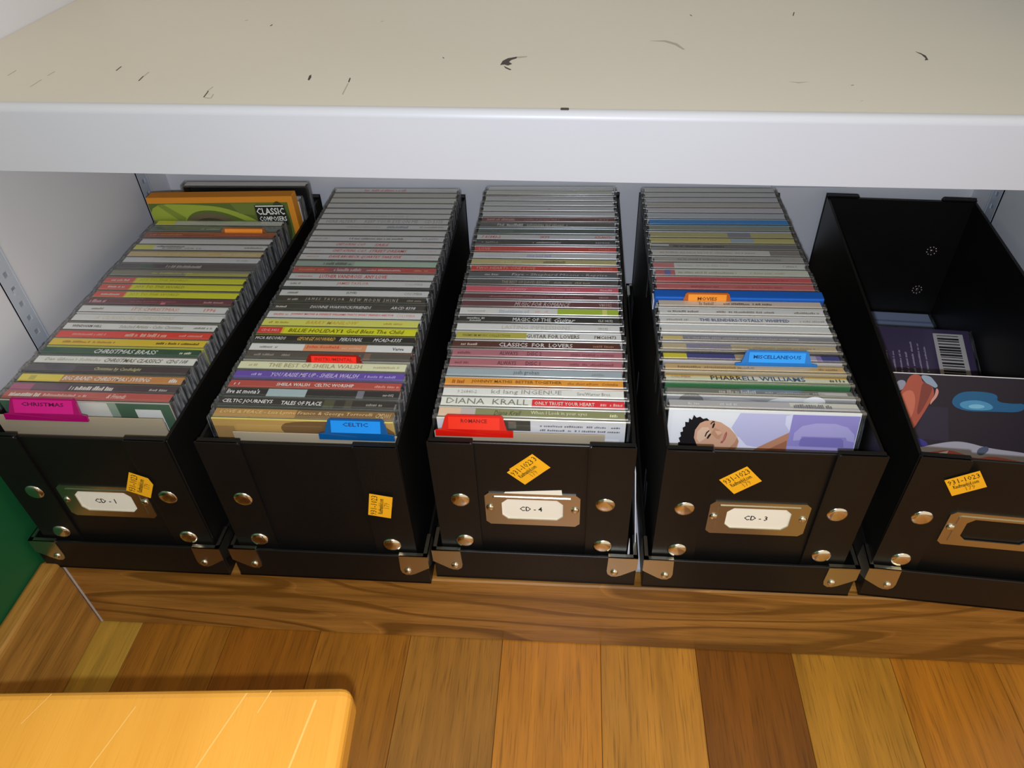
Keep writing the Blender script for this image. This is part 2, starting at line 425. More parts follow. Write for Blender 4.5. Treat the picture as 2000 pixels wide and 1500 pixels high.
# step stool, of which the far right corner of the top shows
st = thing('step_stool', 'honey coloured worn wooden stool top standing in front of the boxes', 'stool', (-81, -145, FZ), math.radians(4))
MB().bbox(-285, 0, -215, 0, 176, 198, 6, seg=4).build('top', PINE, st)
for lx in (-240, -62):
    for ly in (-180, -50):
        MB().bbox(lx - 14, lx + 14, ly - 14, ly + 14, 0, 176, 2).build('leg', PINE, st)
for ly in (-180, -50): MB().bbox(-226, -76, ly - 7, ly + 7, 60, 84, 1.5).build('stretcher', PINE, st)
WORN = simple('worn_varnish', (0.74, 0.41, 0.10), 0.5)
for (a, b, c, d, ww) in ((-17, -8, -31, -82, 1.0), (-52, -4, -74, -60, .8), (-105, -10, -122, -58, .6), (-150, -3, -158, -18, .5), (-200, -5, -215, -30, .5), (-40, -3, -44, -14, .6)):
    MB().add([(a, b, 198.08), (a + ww, b, 198.08), (c + ww, d, 198.08), (c, d, 198.08)], [(3, 2, 1, 0)] if d > b else [(0, 3, 2, 1)]).build('worn_scratch', WORN, st)

# ------------------------------------------------------------------ storage boxes and their lids
ORD = ['zeroth', 'first', 'second', 'third', 'fourth', 'fifth', 'sixth', 'seventh', 'eighth', 'ninth', 'tenth', 'eleventh', 'twelfth', 'thirteenth', 'fourteenth', 'fifteenth', 'sixteenth', 'seventeenth', 'eighteenth', 'nineteenth', 'twentieth'] + ['twenty-' + k for k in ('first', 'second', 'third', 'fourth', 'fifth', 'sixth', 'seventh', 'eighth', 'ninth')] + ['thirtieth'] + ['thirty-' + k for k in ('first', 'second', 'third', 'fourth', 'fifth', 'sixth')]
BL = 336.0; BH = 134.0
SNAP = MB().dome(0, 0, 0, 6.9, 2.6).mesh('snap', CHROME, True)
RIVET = MB().dome(0, 0, 0, 2.8, 1.8, 14, rings=4).mesh('rivet', CHROME, True)
def octa(w_, h_, c): return [(-w_ + c, -h_), (w_ - c, -h_), (w_, -h_ + c), (w_, h_ - c), (w_ - c, h_), (-w_ + c, h_), (-w_, h_ - c), (-w_, -h_ + c)]
YEL = paper('f5b01e', 0.5); INK = paper('3a2c12'); INKF = paper('9a6c1c')

def make_lid(loc, rz, label, length=348, w_=145):
    r = thing('box_lid', label, 'box lid', loc, rz, 'upturned lids under the boxes')
    h = w_ / 2; t = 2.2; H = 32
    mb = MB().box(-h, h, 0, length, 0, 2)
    mb.bbox(-h, h, 0, t, 0, H, 0.5); mb.bbox(-h, h, length - t, length, 0, H, 0.5)
    mb.bbox(-h, -h + t, t, length - t, 0, H, 0.5); mb.bbox(h - t, h, t, length - t, 0, H, 0.5)
    mb.build('tray', BLACK, r)
    for sx in (-1, 1):
        for back in (0, 1):
            mb = MB()
            def X(a): return sx * (h - a)
            def Yy(a): return (length - a) if back else a
            lobe = [(-0.6, 32.9), (20, 32.9), (20.6, 17), (19.8, 13.2), (17, 10.8), (13.5, 10.8), (10.5, 12.2), (-0.6, 20)]
            mb.prism([(X(a), z) for a, z in lobe], Yy(-0.7) if not back else Yy(0), Yy(0) if not back else Yy(-0.7))
            side = [(Yy(a), z) for a, z in lobe]
            n = len(side); x0, x1 = sx * h, sx * (h + 0.7)
            vs_ = [(x0, p[0], p[1]) for p in side] + [(x1, p[0], p[1]) for p in side]
            mb.add(vs_, [list(range(n)), list(range(2 * n - 1, n - 1, -1))] + [(i, i + n, (i + 1) % n + n, (i + 1) % n) for i in range(n)])
            xa, xb = sorted((X(-0.7), X(20))); ya, yb_ = sorted((Yy(-0.7), Yy(2.6)))
            mb.box(xa, xb, ya, yb_, 32.1, 32.9)
            xa, xb = sorted((X(-0.7), X(2.6))); ya, yb_ = sorted((Yy(-0.7), Yy(20)))
            mb.box(xa, xb, ya, yb_, 32.1, 32.9)
            c = mb.build('metal_corner', BRUSH, r)
            if not back:
                rv = link('rivet', RIVET, c); rv.location = (X(15.2) * S, -0.7 * S, 16.0 * S)
    return r

def sticker(box, cx, cz, ang, yf, w_=20.5, h_=16.5, cut=False, faint=False):
    c, s = math.cos(ang), math.sin(ang)
    def fn(y): return lambda u, v: (cx + c * u - s * v, y, cz + s * u + c * v)
    a, b = w_ / 2, h_ / 2
    poly = [(-a, -b), (a, -b), (a, b), (-a, b)] if not cut else [(-a, -b), (a - 5, -b), (a, -b + 4), (a, b), (-a, b)]
    f = fn(0)
    o = MB().prism([(f(*p)[0], f(*p)[2]) for p in poly], yf - 0.15, yf).build('price_sticker', YEL, box)
    f = fn(yf - 0.3); mb = MB()
    put_text(mb, '931-1023', -a * .9, a * .9, b * .28, b * .82, f, 0 if not faint else 1, 0.0, False)
    put_text(mb, 'Kaufmanbid.com', -a * .72, a * .72, -b * .26, b * .16, f, 0, 0, True)
    put_text(mb, '179', -a * .1, a * .42, -b * .8, -b * .3, f, 1, 0, False)
    mb.build('lettering', [INK, INKF], o)

def make_box(loc, rz, label, splay=0.0, holder=True, text=None, slip=None, inner_snaps=False):
    r = thing('storage_box', label, 'storage box', loc, rz, 'black storage boxes in the cabinet')
    t = 2.0; h = 65.0
    def sp(y, z):                       # how far a wall is pushed outwards by what is packed inside
        k = min(1, max(0, (y - 60) / 190)); k = k * k * (3 - 2 * k)
        return splay * k * min(1, z / 36)
    MB().box(-h, h, 0, BL, 0, t).build('bottom_panel', BLACK, r)
    MB().bbox(-h, h, 0, t, t, BH, 0.4).build('front_panel', BLACK, r)
    e = splay
    mb = MB(); n = [(-h, t), (h, t), (h + e, 38), (h + e, BH), (-h - e, BH), (-h - e, 38)]
    mb.prism(n, BL - t, BL); mb.build('back_panel', BLACK, r)
    for sx in (-1, 1):
        ys = [t + (BL - 2 * t) * i / 16 for i in range(17)]; zs = [t, 14, 26, 36, 60, 90, 115, BH]
        vs_ = []; fs = []
        for lay in (0, 1):
            for y in ys:
                for z in zs: vs_.append((sx * (h + sp(y, z) - lay * t), y, z))
        N = len(zs); L = len(ys) * N
        for i in range(16):
            for j in range(N - 1):
                q = (i * N + j, (i + 1) * N + j, (i + 1) * N + j + 1, i * N + j + 1)
                fs.append(q if sx > 0 else q[::-1]); q2 = tuple(k + L for k in q); fs.append(q2[::-1] if sx > 0 else q2)
            a, b = i * N + N - 1, (i + 1) * N + N - 1
            q = (a, b, b + L, a + L); fs.append(q if sx > 0 else q[::-1])
        MB().add(vs_, fs).build('side_panel', BLACK, r)
        # the ends of the side panels fold round the corners and are snapped to the front and back
        for back in (0, 1):
            y0, y1 = (-1.5, -0.05) if not back else (BL + 0.05, BL + 1.5)
            hh = h + (splay if back else 0)
            fp = [(sx * (hh + .4), 9), (sx * (hh - 26), 9), (sx * (hh - 28.5), 12), (sx * (hh - 29), BH + .4), (sx * (hh - 27), BH + 2.2), (sx * (hh + .4), BH + 2.2)]
            mb = MB().prism(fp, y0, y1)
            for i, p in enumerate(mb.v):     # the top of the flap curls a little forward
                k = max(0, (p[2] - 120) / 16)
                mb.v[i] = (p[0], p[1] - (1.6 * k * k if not back else -1.6 * k * k), p[2])
            # rolled lip over the rim
            ya, yb_ = (-3.1, 2.2) if not back else (BL - 2.2, BL + 3.1)
            mb.bbox(min(sx * (hh - 28.5), sx * hh), max(sx * (hh - 28.5), sx * hh), ya, yb_, BH + 0.6, BH + 2.2, 0.6)
            mb.build('corner_flap', BLACK, r)
            for z in (41, 85.5):
                o = link('snap', SNAP, r); o.location = (sx * 48.5 * S, (-1.5 if not back else BL + 1.5) * S, (z - 4) * S)
                if back: o.rotation_euler = (0, 0, math.pi)
    if inner_snaps:
        for z in (43, 87):
            mb = MB()
            for k in range(9):
                a = 2 * math.pi * k / 9; mb.dome(42 + 4.2 * math.cos(a), BL - t, z - 4 + 4.2 * math.sin(a), 1.1, 0.9, 8, rings=3)
            mb.dome(42, BL - t, z - 4, 1.8, 0.8, 10, rings=3)
            mb.build('snap_back', simple('snap_back_metal', (0.45, 0.36, 0.33), 0.3, 1), r, True)
    if holder:
        cz = 72.0
        mb = MB().ring_plate([(a, b + cz) for a, b in octa(32, 16, 3)], [(a, b + cz) for a, b in octa(26.5, 12.8, 1)], -0.8, 0)
        mb.ring_plate([(a, b + cz) for a, b in octa(26.5, 12.8, 1)], [(a, b + cz + 0.8) for a, b in octa(20.6, 10.2, 4)], -1.4, -0.6)
        hp = mb.build('label_holder', BRUSH, r)
        for sx in (-1, 1):
            o = link('rivet', RIVET, hp); o.location = (sx * 28.6 * S, -0.8 * S, (cz + 1.5) * S)
        if text:
            lm = paper('f2ead6', 0.7)
            mb = MB().box(-22, 22, -0.5, -0.25, cz - 11.5, cz + 13.2 if slip != 'tilt' else cz + 11)
            if slip == 'tilt': mb.prism([(-23, cz + 10), (20.5, cz + 10), (19.5, cz + 20.5), (17, cz + 20.3), (-18, cz + 17)], -0.45, -0.22)
            lo = mb.build('paper_label', lm, r)
            mb = MB(); k = 7.6
            put_text(mb, text, -k, k, cz - 1.6, cz + 3.0, lambda u, v: (u - 1, -0.62, v), 0, 0, True)
            mb.build('lettering', paper('1c1a18'), lo)
    return r

LW = 145
box_par = {1: (-301.2, -5.4, -0.0052), 2: (-148.3, -5.4, -0.0059), 3: (0.0, 0.3, -0.0045), 4: (150.2, -1.0, -0.0065), 5: (302.4, -5.7, math.radians(-4.4))}
where = {1: 'the box beside the green wall', 2: 'the box without a label holder', 3: 'the box with two overlapping stickers', 4: 'the box of leaning discs', 5: 'the nearly empty box'}
box_dx = {1: 2.2, 2: -0.7, 3: -0.5, 4: -2.2, 5: -5.4}
splay = {1: 6.5}
BOX = {}
for k, (bx_, by_, rz) in box_par.items():
    make_lid((bx_, by_, 0), rz, 'black upturned lid with metal corners under ' + where[k])
    c, s = math.cos(rz), math.sin(rz)
    dx, dy = box_dx[k], 6.0
    loc = (bx_ + c * dx - s * dy, by_ + s * dx + c * dy, 2.0)
    lab = {1: 'black storage box labelled CD - 1 beside the green wall', 2: 'black storage box without a label holder, yellow sticker over one snap',
           3: 'black storage box labelled CD - 4 with two overlapping yellow stickers', 4: 'black storage box labelled CD - 3 with its discs leaning back',
           5: 'nearly empty black storage box with an empty label holder'}[k]
    BOX[k] = make_box(loc, rz, lab, splay.get(k, 0), holder=(k != 2), text={1: 'CD - 1', 3: 'CD - 4', 4: 'CD - 3'}.get(k), slip='tilt' if k == 3 else None, inner_snaps=(k == 5))
def bx_w(k): return BOX[k].location.x / S
sticker(BOX[1], -264.5 - bx_w(1), 95, math.radians(64), -4.2, cut=True)
sticker(BOX[2], -101.5 - bx_w(2), 82.5, math.radians(79), -4.6, w_=22, h_=15.5)
sticker(BOX[3], -1.6 - bx_w(3), 112.6, math.radians(44), -0.2, w_=21, h_=16.5)
sticker(BOX[3], -3.4 - bx_w(3), 110.4, math.radians(46), -0.55, w_=21, h_=16)
sticker(BOX[4], 131.4 - bx_w(4), 108.5, math.radians(41), -0.2, w_=20, h_=17)
sticker(BOX[5], 262.5 - bx_w(5), 117.5, math.radians(33), -3.7, w_=19.5, h_=15.5)

# white paper slip tucked into the lid beside the box labelled CD - 4
o = MB().prism([(64.6, 3), (67.6, 3), (66.6, 25), (65.4, 44)], 6, 6.6).build('paper_slip', paper('e8e8ee'))
o.location = (1.2 * S, 0.001, 2 * S); tag(o, 'white slip of paper tucked into the lid beside the box labelled CD - 4', 'paper slip')
o = MB().add([(73.6, 14, 2), (73.6, 330, 2), (66.5, 330, 104), (66.5, 14, 104), (74.3, 14, 2), (74.3, 330, 2), (67.2, 330, 104), (67.2, 14, 104)],
             [(0, 1, 2, 3), (7, 6, 5, 4), (0, 4, 5, 1), (1, 5, 6, 2), (2, 6, 7, 3), (3, 7, 4, 0)]).build('cardboard_sheet', paper('d9dbe2'))
tag(o, 'white cardboard sheet standing between the boxes labelled CD - 4 and CD - 3', 'cardboard')

# ------------------------------------------------------------------ compact discs
CW, CH, CT = 125.0, 142.0, 10.2
mb = rounded(MB(), -61, 61, 1.95, CT, 0, CH, 1.3, 0.5); CASE = scuff_ends(mb.mesh('case', [CLEAR, SCUFFED, CLEAR_EDGE]))
mb = rounded(MB(), -62.2, 62.2, 0, 1.85, 0.6, CH - 0.5, 1.7, 0.1)
for sx in (-1, 1):
    for z0, z1 in ((1, 30), (112, CH - 0.8)):
        mb.bbox(min(sx * 61.2, sx * 62.5), max(sx * 61.2, sx * 62.5), 2.0, 8.2, z0, z1, 0.35)
LIDM = scuff_ends(mb.mesh('lid', [CLEAR, SCUFFED, CLEAR_EDGE]))
TRAYM = MB().box(-59.6, 59.6, 3.4, 9.0, 2, CH - 2.2).mesh('disc_tray', TRAY)
TRAYMG = MB().box(-59.6, 59.6, 3.4, 9.0, 2, CH - 2.2).mesh('disc_tray', TRAYG)
BOOK = {}
def booklet_mesh(h):
    if h not in BOOK: BOOK[h] = MB().box(-59.6, 59.6, 0.65, 1.6, 5, CH - 1.6).mesh('booklet', paper(h))
    return BOOK[h]
ZS = CH - 0.95
def falloff_lift(h, g):
    """h brightened by g, painting in the light lost with distance"""
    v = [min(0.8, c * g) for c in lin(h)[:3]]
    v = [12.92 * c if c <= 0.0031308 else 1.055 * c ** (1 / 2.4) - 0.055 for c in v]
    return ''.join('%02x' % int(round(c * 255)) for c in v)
def compact_disc(k, y, spine, texts=(), segs=(), edge='5c5852', tray=0, dx=0.0, z=2.0, lean=0.0, thick=10.0, rz=0.0, label='', group=None, two=None):
    """k: box; y: distance of the top of the spine behind the box front; lean: backward tilt"""
    bx = BOX[k]
    r = thing('compact_disc', label, 'CD', (0, 0, 0), 0, group)
    g = 1.12 + 1.7 * max(0, y) / 340  # gain put into the print colours, stronger where less flash arrives
    spine = falloff_lift(spine, g); edge = falloff_lift(edge, g)
    segs = [q[:2] + (falloff_lift(q[2], g),) + q[3:] for q in segs]; texts = [q[:3] + (falloff_lift(q[3], g),) + q[4:] for q in texts]
    base_y = y - math.sin(lean) * CH - thick / 2
    c, s = math.cos(bx.rotation_euler.z), math.sin(bx.rotation_euler.z)
    lx, ly = dx, base_y
    r.location = (bx.location.x + (c * lx - s * ly) * S, bx.location.y + (s * lx + c * ly) * S, bx.location.z + (z + 0.2) * S)
    r.rotation_euler = (-lean, 0, bx.rotation_euler.z + rz)
    sy = thick / CT
    for nm, me in (('case', CASE), ('lid', LIDM), ('disc_tray', TRAYMG if tray else TRAYM), ('booklet', booklet_mesh(edge))):
        o = link(nm, me, r); o.scale = (1, sy, 1)
    cols = [spine] + [q[2] for q in segs]
    mb = MB(); X = lambda f: -59 + 118 * f
    y0, y1 = 2.15 * sy, 9.9 * sy
    mb.box(-59, 59, y0, y1, ZS - 0.2, ZS, 0)
    mb.box(-59, 59, 9.65 * sy, 9.9 * sy, 2, ZS - 0.2, 0)
    for i, q in enumerate(segs):
        a, b = (q[3], q[4]) if len(q) > 3 else (0, 1)
        mb.box(X(q[0]), X(q[1]), y0 + (y1 - y0) * a, y0 + (y1 - y0) * b, ZS, ZS + 0.03 + 0.02 * i, i + 1)
    sc = mb.build('spine_card', [paper(h) for h in cols], r)
    if texts:
        mb = MB(); tc = []
        for q in texts:
            t, a, b, h = q[:4]; opt = q[4] if len(q) > 4 else {}
            if h not in tc: tc.append(h)
            lo, hi = opt.get('v', (0.22, 0.78))
            fn = lambda u, v: (u, v, ZS + 0.22)
            if t is None: put_marks(mb, X(a), X(b), y0 + (y1 - y0) * lo, y0 + (y1 - y0) * hi, fn, tc.index(h))
            else: put_text(mb, t, X(a), X(b), y0 + (y1 - y0) * lo, y0 + (y1 - y0) * hi, fn, tc.index(h), opt.get('i', 0.0), opt.get('b', True))
        mb.build('lettering', [paper(h) for h in tc], sc)
    return r

IT = {'i': 0.25}; TH = {'b': False}; SM = {'v': (0.32, 0.66), 'b': False}; SMI = {'v': (0.32, 0.66), 'b': False, 'i': .25}
BIG = {'v': (0.16, 0.84)}
D, Wt, R_ = '4a443c', 'e8e4d8', 'c0302a'
G1 = '8f887c'
# (distance from photo, spine colour, lettering, colour blocks, extra, words for the label)
B1 = [
 (30, 'a8524c', [(None, .02, .22, 'e8c8c0'), (None, .24, .5, 'd8a8a0', SM), ('& Friends', .62, .73, 'e0b8b0', IT)], [], {'edge': 'b0a09a'}, 'dusty red spine'),
 (38, '4a3d44', [(None, .36, .62, 'cfc6c0', IT), (None, .84, .95, 'a09a96', SM)], [(0, .13, '9a5070'), (.13, .34, '604858')], {}, 'dark spine fading to pink at one end'),
 (48, 'b07a48', [('BIG BAND CHRISTMAS SWING', .27, .80, 'f0e6cc', IT), (None, .92, .97, 'f0e6cc')], [(0, .26, 'd0b84c'), (.06, .1, 'a89c48', .2, .8)], {}, 'orange brown spine reading CHRISTMAS SWING'),
 (58, '423a3c', [('Christmas by Candlelight', .42, .71, 'd6c690', {'i': .2, 'b': False})], [(0, .3, '4c4850')], {}, 'charcoal spine reading Christmas by Candlelight'),
 (68, 'dcd6c0', [("Dan Gibson's Solitudes", .06, .41, '8a826e', {'i': .25, 'b': False, 'v': (.3, .74)}), ('CHRISTMAS CLASSICS', .43, .79, '6a6252', IT), ('CDG 108', .82, .95, '6a6252', IT)], [], {}, 'cream spine reading CHRISTMAS CLASSICS'),
 (78, '2c4a38', [('CHRISTMAS BRASS', .33, .73, 'ece6c4', {'i': .25, 'v': (.18, .82)}), (None, .88, .95, 'c8d0b0', SM)], [], {}, 'dark green spine reading CHRISTMAS BRASS'),
 (89, 'e0a42c', [(None, .08, .42, '9a6a20', SM), (None, .68, .96, '5a4018', SM)], [], {'edge': 'f4d83c'}, 'bright yellow orange spine'),
 (98, 'bc3a32', [(None, .1, .32, 'd88a80', SM), (None, .45, .72, 'e0a090', IT), (None, .8, .95, 'd88a80', SM)], [], {'edge': 'd0b0a0'}, 'bright red spine'),
 (108, 'd8d6ca', [('WINDHAM HILL', .05, .25, '4c4a44', {'v': (.3, .7)}), ('Selected Artists - Celtic Christmas', .37, .79, '6a685e', {'v': (.26, .74), 'b': False}), (None, .86, .98, '7a786e', SM)], [], {}, 'white spine reading Celtic Christmas'),
 (119, 'd8d2be', [('A CLASSICAL CHRISTMAS', .15, .68, 'b0a690', {'i': .2, 'b': False}), (None, .82, .9, 'c0b8a4', SM)], [], {}, 'cream spine reading A CLASSICAL CHRISTMAS'),
 (131, 'd2c8b8', [("IT'S CHRISTMAS!", .36, .68, 'b0705e', {'b': False}), ('1996', .85, .93, 'b8402e', {'b': False}), (None, .08, .16, '7a7064', SM)], [], {'edge': 'e8e4da'}, "cream spine reading IT'S CHRISTMAS"),
 (141, '5a353c', [(None, .02, .13, 'c08a92', IT), (None, .3, .62, '7c4c54', SM), (None, .8, .95, 'a08080', SM)], [(.52, .55, 'b06070', .0, .5)], {}, 'dark maroon spine'),
 (151, 'd8cc28', [('JOY TO THE WORLD', .25, .60, '8a8420', {'b': False}), (None, .05, .18, 'e8b0a0', SM)], [(0, .215, 'c44840'), (.215, .225, 'd89030')], {}, 'yellow and red JOY TO THE WORLD spine beside the maroon'),
 (161, 'd8cc28', [('JOY TO THE WORLD', .25, .60, '807a20', {'i': .1}), (None, .05, .18, 'e8b0a0', SM)], [(0, .215, 'c44840'), (.215, .225, 'd89030')], {}, 'yellow and red JOY TO THE WORLD spine between two alike'),
 (171, 'd0c42c', [('JOY TO THE WORLD', .25, .60, '948c30', {'i': .1, 'b': False}), (None, .05, .18, 'e8b0a0', SM)], [(0, .215, 'b84c46'), (.215, .225, 'd89030')], {}, 'yellow and red JOY TO THE WORLD spine beside the olive'),
 (182, '716e60', [(None, .3, .6, 'a09c60', SM)], [(.55, 1, '8e8c4c', 0, .6)], {}, 'olive grey spine'),
 (193, '4c4648', [(None, .36, .62, '98908e')], [(.15, .27, '465048')], {}, 'charcoal spine with pale script'),
 (203, 'd0d0cc', [(None, .32, .62, 'a8a8a8'), (None, .84, .92, '8c8c8c', SM)], [], {}, 'white spine with pale grey print'),
 (213, 'b09068', [(None, .1, .6, 'c8a484', SM), (None, .7, .96, 'c8b08c', SM)], [], {}, 'tan spine'),
 (224, 'c8c6b8', [(None, .17, .38, '5a584e', {'v': (.5, .8)}), (None, .22, .52, '6a685e', {'v': (.15, .4)}), (None, .84, .98, '6a685e', SM)], [(0, .15, 'c4ac48')], {}, 'grey white spine with a mustard end block'),
 (234, 'c2c0b4', [(None, .3, .9, 'a4a898', SM)], [], {}, 'plain grey white spine'),
 (245, '743c30', [(None, .04, .3, 'a86c48', SM), (None, .5, .9, '96503c', SM)], [], {}, 'rust brown spine'),
 (256, '4c5650', [(None, .4, .55, '808478', SM)], [], {}, 'dark grey green spine'),
 (267, '8c8e86', [(None, .16, .5, 'a8a498', SM), (None, .72, .9, 'c0a088', SM)], [(0, .145, 'c0b230')], {}, 'grey spine with a yellow end block'),
]
